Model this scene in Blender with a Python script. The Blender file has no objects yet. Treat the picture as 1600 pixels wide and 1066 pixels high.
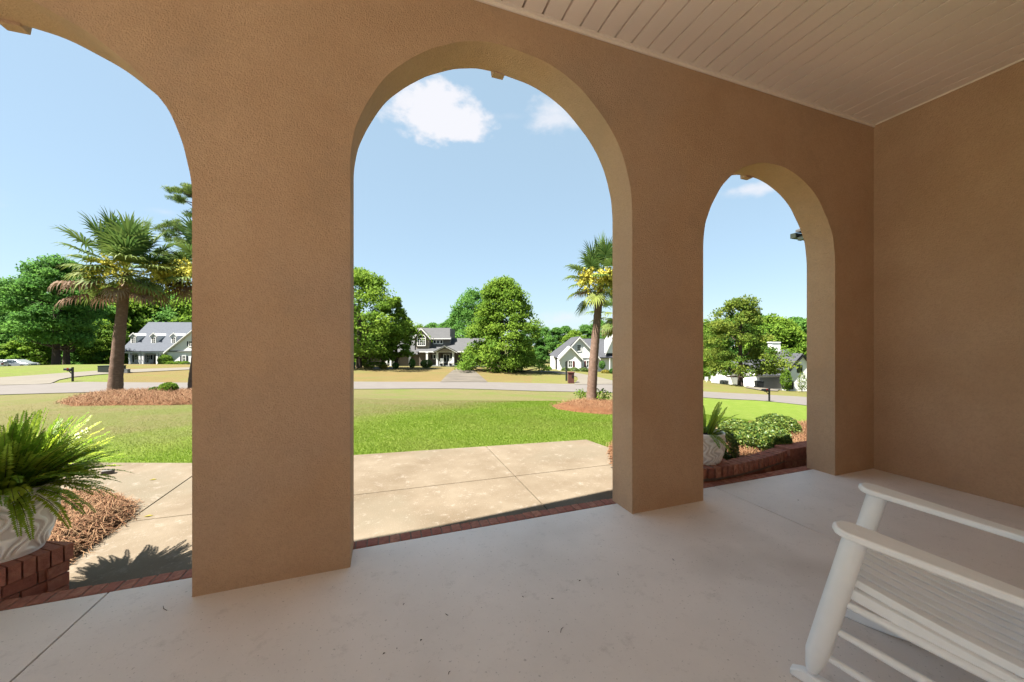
import bpy, bmesh, math, random
import numpy as np
from mathutils import Vector, Matrix, noise
random.seed(7); rng = np.random.default_rng(11)
R_ = math.radians
C = bpy.context.scene.collection
# ------------------------------------------------------------------ camera, sky, sun, exposure
YAW = R_(19.4); FPX = 568.0; HC = 1.35; CY = 534.0
FW = np.array([math.sin(YAW), math.cos(YAW)]); RT = np.array([math.cos(YAW), -math.sin(YAW)])
cam = bpy.data.cameras.new('camera'); camo = bpy.data.objects.new('camera', cam); C.objects.link(camo)
camo.location = (0, 0, HC); camo.rotation_euler = (R_(90), 0, -YAW)
cam.sensor_width = 36; cam.lens = FPX/1600*36; cam.clip_end = 3000; cam.clip_start = 0.02
cam.shift_y = 0.0006
sc = bpy.context.scene; sc.camera = camo
sc.view_settings.view_transform = 'Standard'; sc.view_settings.look = 'None'; sc.cycles.max_bounces = 12; sc.cycles.diffuse_bounces = 8; sc.cycles.transparent_max_bounces = 8
sc.view_settings.exposure = 3.6; sc.view_settings.gamma = 1
SUNV = Vector((0.60, 0.08, -1.0)).normalized()
sl = bpy.data.lights.new('sun', 'SUN'); sl.energy = 2.0; sl.angle = R_(0.5); sl.color = (1.0, 0.95, 0.86)
so = bpy.data.objects.new('sun', sl); C.objects.link(so); so.rotation_euler = SUNV.to_track_quat('-Z', 'Y').to_euler()
W = bpy.data.worlds.new('World'); sc.world = W; W.use_nodes = True
def wdir(px, py):
    t = (px-800)/FPX; v = np.array([FW[0]+RT[0]*t, FW[1]+RT[1]*t, (CY-py)/FPX]); return v/np.linalg.norm(v)
def world_nodes():
    nt = W.node_tree; N = nt.nodes; Lk = nt.links; N.clear()
    sky = N.new('ShaderNodeTexSky'); sky.sky_type = 'NISHITA'; sky.sun_disc = False
    sky.sun_elevation = math.asin(-SUNV.z); sky.sun_rotation = math.atan2(-SUNV.x, -SUNV.y)
    sky.air_density = 1.0; sky.dust_density = 0.6; sky.ozone_density = 2.0
    tc = N.new('ShaderNodeTexCoord')
    def M(op, a, b=None, c=None):
        n = N.new('ShaderNodeMath'); n.operation = op
        for i, v in enumerate((a, b, c)):
            if v is None: continue
            if isinstance(v, (int, float)): n.inputs[i].default_value = v
            else: Lk.new(v, n.inputs[i])
        return n.outputs[0]
    def dot(vec):
        n = N.new('ShaderNodeVectorMath'); n.operation = 'DOT_PRODUCT'; Lk.new(tc.outputs['Generated'], n.inputs[0])
        n.inputs[1].default_value = tuple(vec); return n.outputs['Value']
    def nz(scale, detail):
        mp = N.new('ShaderNodeMapping'); mp.inputs['Scale'].default_value = (1, 1, 1.7); Lk.new(tc.outputs['Generated'], mp.inputs[0])
        n = N.new('ShaderNodeTexNoise'); n.inputs['Scale'].default_value = scale; n.inputs['Detail'].default_value = detail
        n.inputs['Roughness'].default_value = 0.55; Lk.new(mp.outputs[0], n.inputs['Vector']); return n.outputs['Fac']
    n1 = nz(9, 6); n2 = nz(26, 4)
    tot = None
    for px, py, w, h, dens, soft in [(668, 172, 84, 44, 1.0, .6), (708, 190, 74, 38, 1.0, .6), (640, 160, 48, 26, .95, .6), (868, 186, 78, 28, .75, .9), (800, 182, 60, 9, .12, 1),
                               (1172, 296, 60, 15, .8, .9), (885, 497, 75, 17, .55, 1.1), (255, 331, 26, 9, .3, 1.), (-60, 300, 60, 25, .3, 1.), (1330, 180, 120, 40, .8, .7), (450, 120, 60, 26, .8, .7), (2100, 300, 300, 60, .8, .7), (-900, 250, 300, 60, .8, .7)]:
        c = wdir(px, py); r = np.cross(c, [0, 0, 1]); r /= np.linalg.norm(r); u = np.cross(r, c)
        k = math.sqrt(1+((px-800)/FPX)**2+((py-534)/FPX)**2)
        dw = w/FPX/k; dh = h/FPX/k
        dc = M('MAXIMUM', dot(c), 0.05)
        a = M('DIVIDE', dot(r/dw), dc); b = M('DIVIDE', dot(u/dh), dc)
        rr = M('SQRT', M('ADD', M('MULTIPLY', a, a), M('MULTIPLY', b, b)))
        f = M('SUBTRACT', 1.0, rr)
        f = M('ADD', f, M('MULTIPLY', M('SUBTRACT', n1, .5), 2.0)); f = M('ADD', f, M('MULTIPLY', M('SUBTRACT', n2, .5), 1.1))
        n = N.new('ShaderNodeMapRange'); n.interpolation_type = 'SMOOTHSTEP'
        n.inputs['From Min'].default_value = 0; n.inputs['From Max'].default_value = soft; n.inputs['To Max'].default_value = dens
        Lk.new(f, n.inputs['Value']); g = M('MULTIPLY', n.outputs[0], M('GREATER_THAN', dot(c), .3))
        tot = g if tot is None else M('MAXIMUM', tot, g)
    # pale haze near the horizon and the sky's own tint
    hs = N.new('ShaderNodeHueSaturation'); hs.inputs['Saturation'].default_value = 1.0; Lk.new(sky.outputs[0], hs.inputs['Color'])
    pm = N.new('ShaderNodeMix'); pm.data_type = 'RGBA'; pm.inputs['Factor'].default_value = .82; Lk.new(hs.outputs[0], pm.inputs['A']); pm.inputs['B'].default_value = (1.0, 1.37, 1.60, 1); hs = pm
    mx = N.new('ShaderNodeMix'); mx.data_type = 'RGBA'; Lk.new(tot, mx.inputs['Factor']); Lk.new(hs.outputs['Result'], mx.inputs['A'])
    mx.inputs['B'].default_value = (2.1, 2.12, 2.25, 1)
    bg = N.new('ShaderNodeBackground'); bg.inputs['Strength'].default_value = 0.0365; Lk.new(mx.outputs['Result'], bg.inputs['Color'])
    out = N.new('ShaderNodeOutputWorld'); Lk.new(bg.outputs[0], out.inputs['Surface'])
world_nodes()
# ------------------------------------------------------------------ helpers
def tag(o, label=None, cat=None, group=None, kind=None):
    if label: o['label'] = label
    if cat: o['category'] = cat
    if group: o['group'] = group
    if kind: o['kind'] = kind
    return o
def thing(name, label, cat, loc=(0, 0, 0), rz=0, group=None):
    o = bpy.data.objects.new(name, None); C.objects.link(o); o.empty_display_size = .2
    o.location = loc; o.rotation_euler = (0, 0, rz); return tag(o, label, cat, group)
class MB:
    def __init__(s): s.v = []; s.f = []; s.t = []
    def add(s, vs, fs, t=.5):
        n = len(s.v); s.v += [tuple(map(float, p)) for p in vs]; s.f += [tuple(i+n for i in f) for f in fs]; s.t += [t]*len(fs); return s
    def box(s, x0, x1, y0, y1, z0, z1, t=.5):
        return s.add([(x0,y0,z0),(x1,y0,z0),(x1,y1,z0),(x0,y1,z0),(x0,y0,z1),(x1,y0,z1),(x1,y1,z1),(x0,y1,z1)],
                     [(3,2,1,0),(4,5,6,7),(0,1,5,4),(1,2,6,5),(2,3,7,6),(3,0,4,7)], t)
    def obox(s, c, ax, ay, hx, hy, z0, z1, t=.5, ch=0.0):
        c = np.array(c, float); ax = np.array(ax, float); ay = np.array(ay, float); vs = []
        if ch <= 0:
            for z in (z0, z1):
                for a, b in ((-1,-1),(1,-1),(1,1),(-1,1)): p = c+ax*hx*a+ay*hy*b; vs.append((p[0], p[1], z))
            return s.add(vs, [(3,2,1,0),(4,5,6,7),(0,1,5,4),(1,2,6,5),(2,3,7,6),(3,0,4,7)], t)
        for z, e in ((z0, 0), (z1-ch, 0), (z1, ch)):
            for a, b in ((-1,-1),(1,-1),(1,1),(-1,1)): p = c+ax*(hx-e)*a+ay*(hy-e)*b; vs.append((p[0], p[1], z))
        fs = [(3,2,1,0),(8,9,10,11)]
        for k in (0, 4):
            for i in range(4): j = (i+1) % 4; fs.append((k+i, k+j, k+4+j, k+4+i))
        return s.add(vs, fs, t)
    def prism(s, poly, z0, z1, t=.5):
        n = len(poly); vs = [(p[0], p[1], z0) for p in poly]+[(p[0], p[1], z1) for p in poly]
        a = sum(poly[i][0]*poly[(i+1) % n][1]-poly[(i+1) % n][0]*poly[i][1] for i in range(n))
        fs = [tuple(range(n, 2*n)), tuple(reversed(range(n)))]+[(i, (i+1) % n, n+(i+1) % n, n+i) for i in range(n)]
        if a < 0: fs = [tuple(reversed(f)) for f in fs]
        return s.add(vs, fs, t)
    def prismy(s, poly, y0, y1, t=.5):      # poly in x,z extruded along y
        n = len(poly); vs = [(p[0], y0, p[1]) for p in poly]+[(p[0], y1, p[1]) for p in poly]
        a = sum(poly[i][0]*poly[(i+1) % n][1]-poly[(i+1) % n][0]*poly[i][1] for i in range(n))
        fs = [tuple(range(n)), tuple(reversed(range(n, 2*n)))]+[(i, n+i, n+(i+1) % n, (i+1) % n) for i in range(n)]
        if a < 0: fs = [tuple(reversed(f)) for f in fs]
        return s.add(vs, fs, t)
    def slab(s, pts, th, t=.5):             # a 3D polygon given a thickness downward
        n = len(pts); vs = [tuple(p) for p in pts]+[(p[0], p[1], p[2]-th) for p in pts]
        return s.add(vs, [tuple(range(n)), tuple(reversed(range(n, 2*n)))]+[(i, n+i, n+(i+1) % n, (i+1) % n) for i in range(n)], t)
    def tube(s, path, rad, k=8, t=.5, sq=None):
        path = [np.array(p, float) for p in path]; rings = []
        if not hasattr(rad, '__len__'): rad = [rad]*len(path)
        for i, p in enumerate(path):
            d = path[min(i+1, len(path)-1)]-path[max(i-1, 0)]; d /= (np.linalg.norm(d)+1e-9)
            up = np.array([0, 0, 1.]) if abs(d[2]) < .9 else np.array([1., 0, 0])
            a = np.cross(d, up); a /= np.linalg.norm(a); b = np.cross(a, d)
            rings.append([p+(a*math.cos(2*math.pi*j/k)+b*math.sin(2*math.pi*j/k))*rad[i] for j in range(k)])
        vs = [q for r in rings for q in r]; fs = []
        for i in range(len(path)-1):
            for j in range(k): fs.append((i*k+j, i*k+(j+1) % k, (i+1)*k+(j+1) % k, (i+1)*k+j))
        fs.append(tuple(reversed(range(k)))); fs.append(tuple((len(path)-1)*k+j for j in range(k)))
        return s.add(vs, fs, t)
    def lathe(s, prof, c=(0, 0, 0), k=40, t=.5):
        vs = []; fs = []
        for r, z in prof:
            for j in range(k): a = 2*math.pi*j/k; vs.append((c[0]+r*math.cos(a), c[1]+r*math.sin(a), c[2]+z))
        for i in range(len(prof)-1):
            for j in range(k): fs.append((i*k+j, i*k+(j+1) % k, (i+1)*k+(j+1) % k, (i+1)*k+j))
        fs.append(tuple(reversed(range(k)))); fs.append(tuple((len(prof)-1)*k+j for j in range(k)))
        return s.add(vs, fs, t)
    def build(s, name, mat, parent=None, smooth=False, bevel=0, origin=None):
        me = bpy.data.meshes.new(name); v = s.v
        if origin is not None: v = [(a-origin[0], b-origin[1], c-origin[2]) for a, b, c in v]
        me.from_pydata(v, [], s.f); me.update()
        at = me.attributes.new('tint', 'FLOAT', 'FACE'); at.data.foreach_set('value', s.t)
        o = bpy.data.objects.new(name, me); C.objects.link(o); me.materials.append(mat)
        if smooth:
            for p in me.polygons: p.use_smooth = True
            if smooth != 'all': me.set_sharp_from_angle(angle=R_(38))
        if bevel:
            b = o.modifiers.new('bevel', 'BEVEL'); b.width = bevel; b.segments = 2; b.limit_method = 'ANGLE'; b.angle_limit = R_(40)
        if parent: o.parent = parent
        if origin is not None: o.location = origin
        return o
def npmesh(name, V, F, mat, tint=None, parent=None, origin=None):
    V = np.asarray(V, np.float32); F = np.asarray(F, np.int32); k = F.shape[1]
    me = bpy.data.meshes.new(name)
    if origin is not None: V = V-np.array(origin, np.float32)
    me.vertices.add(len(V)); me.vertices.foreach_set('co', V.ravel())
    me.loops.add(F.size); me.loops.foreach_set('vertex_index', F.ravel())
    me.polygons.add(len(F)); me.polygons.foreach_set('loop_start', np.arange(0, F.size, k, dtype=np.int32)); me.polygons.foreach_set('loop_total', np.full(len(F), k, np.int32))
    me.update(calc_edges=True)
    if tint is not None:
        at = me.attributes.new('tint', 'FLOAT', 'FACE'); at.data.foreach_set('value', np.asarray(tint, np.float32))
    me.materials.append(mat); o = bpy.data.objects.new(name, me); C.objects.link(o)
    if parent: o.parent = parent
    if origin is not None: o.location = origin
    return o
def copy_tree(o, parent=None):
    c = o.copy(); C.objects.link(c)
    if parent: c.parent = parent
    for ch in [x for x in o.children]: copy_tree(ch, c)
    return c
# ------------------------------------------------------------------ materials
INSIDE = ('stucco', 'porch_concrete', 'vinyl_soffit', 'rear_brick', 'white_paint', 'red_brick', 'mortar', 'pot_glaze', 'bounce_concrete')
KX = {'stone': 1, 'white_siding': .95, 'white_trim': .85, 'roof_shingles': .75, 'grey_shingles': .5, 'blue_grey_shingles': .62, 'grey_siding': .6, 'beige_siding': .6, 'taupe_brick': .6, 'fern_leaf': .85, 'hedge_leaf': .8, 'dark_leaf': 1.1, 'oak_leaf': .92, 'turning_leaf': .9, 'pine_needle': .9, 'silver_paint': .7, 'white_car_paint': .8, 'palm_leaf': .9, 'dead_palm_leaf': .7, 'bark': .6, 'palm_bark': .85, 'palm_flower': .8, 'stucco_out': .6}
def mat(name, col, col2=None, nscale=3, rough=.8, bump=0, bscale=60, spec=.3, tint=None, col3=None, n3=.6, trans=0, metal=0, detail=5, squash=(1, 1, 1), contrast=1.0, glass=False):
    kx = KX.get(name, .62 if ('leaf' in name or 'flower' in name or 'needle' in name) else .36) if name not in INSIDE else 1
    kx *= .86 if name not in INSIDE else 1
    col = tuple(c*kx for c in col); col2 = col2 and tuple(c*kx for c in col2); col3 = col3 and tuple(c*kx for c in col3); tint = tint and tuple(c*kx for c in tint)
    m = bpy.data.materials.new(name); m.use_nodes = True; nt = m.node_tree; N = nt.nodes; Lk = nt.links
    b = N['Principled BSDF']; b.inputs['Roughness'].default_value = rough; b.inputs['Specular IOR Level'].default_value = spec; b.inputs['Metallic'].default_value = metal
    tc = N.new('ShaderNodeTexCoord'); mp = N.new('ShaderNodeMapping'); mp.inputs['Scale'].default_value = squash; Lk.new(tc.outputs['Object'], mp.inputs[0])
    def nz(s, d=detail, r=.6):
        n = N.new('ShaderNodeTexNoise'); n.inputs['Scale'].default_value = s; n.inputs['Detail'].default_value = d; n.inputs['Roughness'].default_value = r
        Lk.new(mp.outputs[0], n.inputs['Vector']); return n.outputs['Fac']
    def mr(x, a, c_, lo=0, hi=1):
        n = N.new('ShaderNodeMapRange'); n.inputs['From Min'].default_value = a; n.inputs['From Max'].default_value = c_; n.inputs['To Min'].default_value = lo; n.inputs['To Max'].default_value = hi
        Lk.new(x, n.inputs['Value']); return n.outputs[0]
    def mix(f, a, c_):
        n = N.new('ShaderNodeMix'); n.data_type = 'RGBA'; Lk.new(f, n.inputs['Factor'])
        for k, v in (('A', a), ('B', c_)):
            if isinstance(v, tuple): n.inputs[k].default_value = (*v, 1)
            else: Lk.new(v, n.inputs[k])
        return n.outputs['Result']
    cur = tuple(col)
    if tint:
        at = N.new('ShaderNodeAttribute'); at.attribute_name = 'tint'; cur = mix(at.outputs['Fac'], tuple(col), tuple(tint))
    if col2: cur = mix(mr(nz(nscale), .5-.22/contrast, .5+.22/contrast), cur, tuple(col2))
    if col3: cur = mix(mr(nz(nscale*.23+.11, 4), n3, n3+.12), cur, tuple(col3))
    if name in ('porch_concrete', 'walkway_concrete'):
        cur = mix(mr(nz(70, 2, .5), .66, .72, 0, .45), cur, (.22, .19, .165)); cur = mix(mr(nz(7, 6, .8), .56, .72, 0, .35), cur, (.34, .30, .265))
    if name == 'stucco':
        cur = mix(mr(nz(55, 3, .7), .42, .72, 0, .32), cur, (.34, .22, .14)); cur = mix(mr(nz(.9, 6, .75), .54, .7, 0, .5), cur, (.38, .265, .18))
    if isinstance(cur, tuple): b.inputs['Base Color'].default_value = (*cur, 1)
    else: Lk.new(cur, b.inputs['Base Color'])
    if bump:
        bn = N.new('ShaderNodeBump'); bn.inputs['Strength'].default_value = bump; bn.inputs['Distance'].default_value = .01
        Lk.new(nz(bscale, 4, .6), bn.inputs['Height']); Lk.new(bn.outputs[0], b.inputs['Normal'])
    if trans:
        tr = N.new('ShaderNodeBsdfTranslucent'); ms = N.new('ShaderNodeMixShader'); ms.inputs[0].default_value = trans
        if isinstance(cur, tuple): tr.inputs['Color'].default_value = (*cur, 1)
        else: Lk.new(cur, tr.inputs['Color'])
        Lk.new(b.outputs[0], ms.inputs[1]); Lk.new(tr.outputs[0], ms.inputs[2]); Lk.new(ms.outputs[0], N['Material Output'].inputs['Surface'])
    return m
M = {}
M['stucco'] = mat('stucco', (.56, .37, .235), (.49, .31, .19), 1.7, .92, .9, 115, .12, col3=(.49, .335, .23), n3=.53, contrast=1.2)
M['cream'] = mat('rear_brick', (.62, .54, .46), (.56, .48, .40), 8, .9)
M['stucco_out'] = mat('stucco_out', (.52, .38, .26), (.45, .32, .21), 3, .92, .9, 70, .12)
M['floor'] = mat('porch_concrete', (.79, .725, .68), (.69, .635, .595), 1.6, .55, .12, 40, .3, col3=(.60, .54, .49), n3=.54, contrast=1.1)
M['walk'] = mat('walkway_concrete', (.46, .37, .265), (.30, .225, .145), 1.8, .85, .3, 90, .2, col3=(.36, .30, .21), n3=.52, contrast=1.15)
M['joint'] = mat('joint_filler', (.10, .085, .065), (.16, .13, .09), 20, .95)
M['ceil'] = mat('vinyl_soffit', (.86, .745, .64), (.82, .705, .60), .8, .5, 0, 10, .4)
M['brick'] = mat('red_brick', (.33, .125, .09), (.24, .088, .066), 30, .9, .6, 110, .2, tint=(.46, .23, .155), detail=4)
M['dbrick'] = mat('mailbox_brick', (.30, .11, .08), (.20, .07, .055), 12, .9)
M['mortar'] = mat('mortar', (.16, .11, .09), (.22, .16, .13), 40, .95, .5, 120)
M['white'] = mat('white_paint', (.88, .895, .91), (.82, .835, .85), 7, .38, .05, 60, .5, col3=(.66, .65, .63), n3=.64)
M['pot'] = mat('pot_glaze', (.66, .61, .57), None, 8, .4, 0, 10, .5, tint=(.88, .85, .82))
M['soil'] = mat('soil', (.03, .02, .013), (.07, .05, .03), 30, 1, .8, 60)
M['straw'] = mat('pine_straw', (.27, .10, .045), (.38, .18, .085), 60, .95, .9, 160, .1, tint=(.36, .18, .085))
M['strand'] = mat('straw_strands', (.30, .11, .045), None, 3, .8, 0, 5, .2, tint=(.62, .38, .20))
M['road'] = mat('road', (.36, .325, .30), (.32, .285, .265), 1.2, .9, .2, 40, .2)
M['drive'] = mat('driveway', (.40, .355, .29), (.34, .30, .245), .6, .9, .2, 40, .2)
M['old_drive'] = mat('old_driveway', (.36, .31, .25), (.22, .19, .16), .5, .9, .2, 40, .2)
M['shingle'] = mat('roof_shingles', (.085, .088, .10), (.065, .066, .075), 3, .9, .4, 8, .2)
M['shingle_l'] = mat('grey_shingles', (.17, .17, .175), (.13, .13, .135), 3, .9, .4, 8, .2)
M['shingle_b'] = mat('blue_grey_shingles', (.13, .145, .175), (.10, .11, .135), 3, .9, .4, 8, .2)
M['hwhite'] = mat('white_siding', (.74, .74, .72), (.68, .68, .67), 1, .7)
M['trim'] = mat('white_trim', (.80, .79, .77), None, 1, .5)
M['taupe'] = mat('taupe_brick', (.20, .155, .13), (.27, .22, .185), 6, .9)
M['beige'] = mat('beige_siding', (.46, .38, .28), (.40, .33, .25), 4, .9)
M['gsiding'] = mat('grey_siding', (.25, .235, .22), (.21, .20, .19), 3, .9)
M['glass'] = mat('window_glass', (.02, .03, .035), (.05, .08, .08), 1.3, .12, 0, 5, .6)
M['dark'] = mat('dark_metal', (.02, .02, .022), (.03, .03, .033), 8, .45)
M['shutter'] = mat('dark_shutter', (.03, .035, .05), None, 1, .6)
M['redsh'] = mat('red_shutter', (.25, .03, .025), None, 1, .6)
M['greenm'] = mat('green_box', (.055, .075, .05), (.045, .06, .04), 3, .6)
M['palegrey'] = mat('pale_grey', (.42, .44, .42), (.36, .37, .36), 3, .7)
M['bark'] = mat('bark', (.13, .095, .075), (.08, .06, .05), 6, .95, .8, 25, .1, squash=(1, 1, .3))
M['palmbark'] = mat('palm_bark', (.20, .125, .09), (.13, .085, .065), 16, .95, .9, 30, .1, squash=(.6, .6, 2.2), tint=(.28, .19, .15))
M['silver'] = mat('silver_paint', (.42, .46, .50), None, 1, .25, 0, 5, .6, metal=.4)
M['carwhite'] = mat('white_car_paint', (.75, .76, .78), None, 1, .25, 0, 5, .6)
M['tyre'] = mat('tyre', (.015, .015, .015), None, 1, .8)
M['red'] = mat('tail_lamp', (.45, .02, .015), None, 1, .3)
M['teal'] = mat('teal_plastic', (.03, .20, .17), None, 1, .5)
M['binm'] = mat('bin_plastic', (.035, .04, .04), None, 1, .6)
M['stone'] = mat('grey_stone', (.36, .33, .31), (.28, .26, .25), 20, .9, .5, 60)
M['leaf'] = mat('oak_leaf', (.085, .18, .02), None, 3, .75, 0, 5, .12, tint=(.26, .38, .045), trans=.5)
M['leaf_d'] = mat('dark_leaf', (.05, .14, .028), None, 3, .75, 0, 5, .12, tint=(.15, .29, .055), trans=.5)
M['leaf_y'] = mat('turning_leaf', (.06, .145, .018), None, 3, .75, 0, 5, .12, tint=(.28, .31, .05), trans=.5)
M['needle'] = mat('pine_needle', (.05, .11, .02), None, 3, .6, 0, 5, .2, tint=(.20, .26, .06), trans=.5)
M['box'] = mat('hedge_leaf', (.05, .12, .022), None, 3, .45, 0, 5, .3, tint=(.25, .30, .05), trans=.25)
M['fern'] = mat('fern_leaf', (.18, .36, .02), None, 3, .4, 0, 5, .45, tint=(.62, .70, .08), trans=.55)
M['stem'] = mat('stem', (.16, .20, .04), (.20, .16, .05), 8, .6)
M['palm'] = mat('palm_leaf', (.07, .14, .035), None, 3, .6, 0, 5, .15, tint=(.24, .26, .055), trans=.3)
M['deadpalm'] = mat('dead_palm_leaf', (.15, .072, .035), None, 3, .8, 0, 5, .2, tint=(.36, .25, .17), trans=.25)
M['flower'] = mat('palm_flower', (.60, .54, .07), None, 3, .7, 0, 5, .2, tint=(.85, .78, .16), trans=.3)
M['blade'] = mat('grass_blade', (.36, .60, .035), None, 3, .6, 0, 5, .2, tint=(.58, .50, .17), trans=.55)
M['debris'] = mat('leaf_litter', (.06, .04, .025), (.12, .08, .04), 20, .9)
M['yellowpl'] = mat('gold_leaf', (.30, .28, .03), None, 3, .6, 0, 5, .2, tint=(.55, .42, .06), trans=.3)
# lawn material driven by an attribute (kind of turf at each place)
def lawn_mat():
    m = bpy.data.materials.new('lawn_turf'); m.use_nodes = True; nt = m.node_tree; N = nt.nodes; Lk = nt.links; b = N['Principled BSDF']
    b.inputs['Roughness'].default_value = .95; b.inputs['Specular IOR Level'].default_value = .1
    tc = N.new('ShaderNodeTexCoord')
    def nz(s, d=5):
        n = N.new('ShaderNodeTexNoise'); n.inputs['Scale'].default_value = s; n.inputs['Detail'].default_value = d; n.inputs['Roughness'].default_value = .65; Lk.new(tc.outputs['Object'], n.inputs['Vector']); return n.outputs['Fac']
    def mix(f, a, c_):
        n = N.new('ShaderNodeMix'); n.data_type = 'RGBA'; Lk.new(f, n.inputs['Factor'])
        for k, v in (('A', a), ('B', c_)):
            if isinstance(v, tuple): n.inputs[k].default_value = (*v, 1)
            else: Lk.new(v, n.inputs[k])
        return n.outputs['Result']
    def mr(x, a, c_):
        n = N.new('ShaderNodeMapRange'); n.inputs['From Min'].default_value = a; n.inputs['From Max'].default_value = c_; Lk.new(x, n.inputs['Value']); return n.outputs[0]
    at = N.new('ShaderNodeAttribute'); at.attribute_name = 'turf'; at2 = N.new('ShaderNodeAttribute'); at2.attribute_name = 'gold'
    ad = N.new('ShaderNodeMath'); ad.operation = 'ADD'; Lk.new(at.outputs['Fac'], ad.inputs[0])
    s = N.new('ShaderNodeMath'); s.operation = 'MULTIPLY_ADD'; Lk.new(nz(.9, 6), s.inputs[0]); s.inputs[1].default_value = 1.5; s.inputs[2].default_value = -.75; Lk.new(s.outputs[0], ad.inputs[1])
    green = mix(mr(nz(14), .3, .7), (0.0705, 0.1072, 0.0119), (0.0945, 0.1309, 0.0193))
    green = mix(mr(nz(1.6), .45, .65), green, (0.1041, 0.1349, 0.0238))
    dry = mix(mr(nz(5), .3, .7), (0.0870, 0.0827, 0.0313), (0.1148, 0.0974, 0.0452))
    dry = mix(mr(nz(.35), .45, .62), dry, (0.0827, 0.0940, 0.0261))
    base = mix(mr(ad.outputs[0], .25, .8), dry, green)
    gold = mix(mr(nz(.5), .35, .65), (0.1175, 0.0827, 0.0348), (0.1001, 0.0800, 0.0287))
    gm = N.new('ShaderNodeMath'); gm.operation = 'MULTIPLY'; Lk.new(at2.outputs['Fac'], gm.inputs[0]); Lk.new(mr(nz(.22), .25, .5), gm.inputs[1])
    base = mix(gm.outputs[0], base, gold); Lk.new(base, b.inputs['Base Color'])
    bn = N.new('ShaderNodeBump'); bn.inputs['Strength'].default_value = .9; bn.inputs['Distance'].default_value = .03; Lk.new(nz(38, 6), bn.inputs['Height']); Lk.new(bn.outputs[0], b.inputs['Normal'])
    return m
M['lawn'] = lawn_mat()
# ------------------------------------------------------------------ terrain
CP = [  # px, py, depth of ground seen there
 (0, 618, 21), (180, 613, 22.5), (0, 590, 30), (80, 600, 28), (113, 595, 28.5), (180, 583, 38), (30, 576, 60), (90, 574, 60), (240, 573, 68), (180, 613.5, 13.6), (290, 612, 15),
 (180, 598, 28.5), (300, 598, 30), (300, 611, 24), (560, 608.5, 28), (750, 608.5, 29), (560, 597, 33), (750, 597.5, 34), (620, 575, 55), (700, 573, 66), (790, 579, 50), (560, 574, 52),
 (925, 629, 12.5), (850, 612, 29.5), (850, 600, 35), (892, 599, 36), (950, 613, 29.5), (955, 600, 35), (905, 580, 62), (950, 582, 62),
 (1105, 622, 31), (1105, 612.5, 36), (1201, 627.5, 29), (1200, 618, 34), (1255, 633, 27.5), (1255, 621, 32.5), (1157, 603, 46), (1120, 599, 54), (1200, 609.5, 55), (1255, 611, 54),
 (1350, 640, 27), (1350, 616, 50)]
def coords(x, y):
    a = np.arctan2(np.asarray(x, float), np.asarray(y, float))-YAW; a = (a+math.pi) % (2*math.pi)-math.pi
    a = np.clip(a, -1.15, 1.15); d = np.hypot(x, y); return a, np.log(np.maximum(d, 1.0))
cpx = []; cpz = []
for px, py, d in CP:
    t = (px-800)/FPX; v = (FW+RT*t)*d; cpx.append(coords(v[0], v[1])); cpz.append(HC-(py-CY)*d/FPX)
for a in np.linspace(-1.15, 1.15, 9):
    for d, z in ((3.0, -.18), (4.5, -.18), (6.0, -.18), (7.2, -.22), (110, -5.2 if a < .3 else -6.6), (260, -6.5), (600, -8)):
        cpx.append((a, math.log(d))); cpz.append(z-(.05 if d == 7.2 and a > .2 else 0))
P0 = np.array([(a*1.3, l) for a, l in cpx]); Z0 = np.array(cpz)
def kern(d2): return np.where(d2 > 1e-12, .5*d2*np.log(np.maximum(d2, 1e-12)), 0)
n0 = len(P0); K = kern(((P0[:, None]-P0[None])**2).sum(-1))+np.eye(n0)*2e-3
A = np.zeros((n0+3, n0+3)); A[:n0, :n0] = K; A[:n0, n0] = 1; A[:n0, n0+1:] = P0; A[n0, :n0] = 1; A[n0+1:, :n0] = P0.T
WT = np.linalg.solve(A, np.concatenate([Z0, [0, 0, 0]]))
def H(x, y):
    a, l = coords(x, y); sh = np.shape(l); q = np.stack([np.ravel(a)*1.3, np.ravel(l)], 1)
    z = kern(((q[:, None]-P0[None])**2).sum(-1))@WT[:n0]+WT[n0]+q@WT[n0+1:]
    w = np.clip((np.exp(q[:, 1])-5.8)/2.5, 0, 1); w = w*w*(3-2*w)
    z = z*w-.18*(1-w); return z.reshape(sh) if sh else float(z[0])
def ray(px): return FW+RT*((px-800)/FPX)
def G(px, py):
    v = ray(px); d = np.exp(np.linspace(math.log(2), math.log(260), 500)); z = H(v[0]*d, v[1]*d); yy = CY+(HC-z)*FPX/d
    i = np.argmax(yy < py); i = max(i, 1); f = (yy[i-1]-py)/(yy[i-1]-yy[i]+1e-9); dd = d[i-1]+(d[i]-d[i-1])*f
    return np.array([v[0]*dd, v[1]*dd])
def GP(px, d): v = ray(px)*d; return np.array([v[0], v[1], H(v[0], v[1])])
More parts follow.
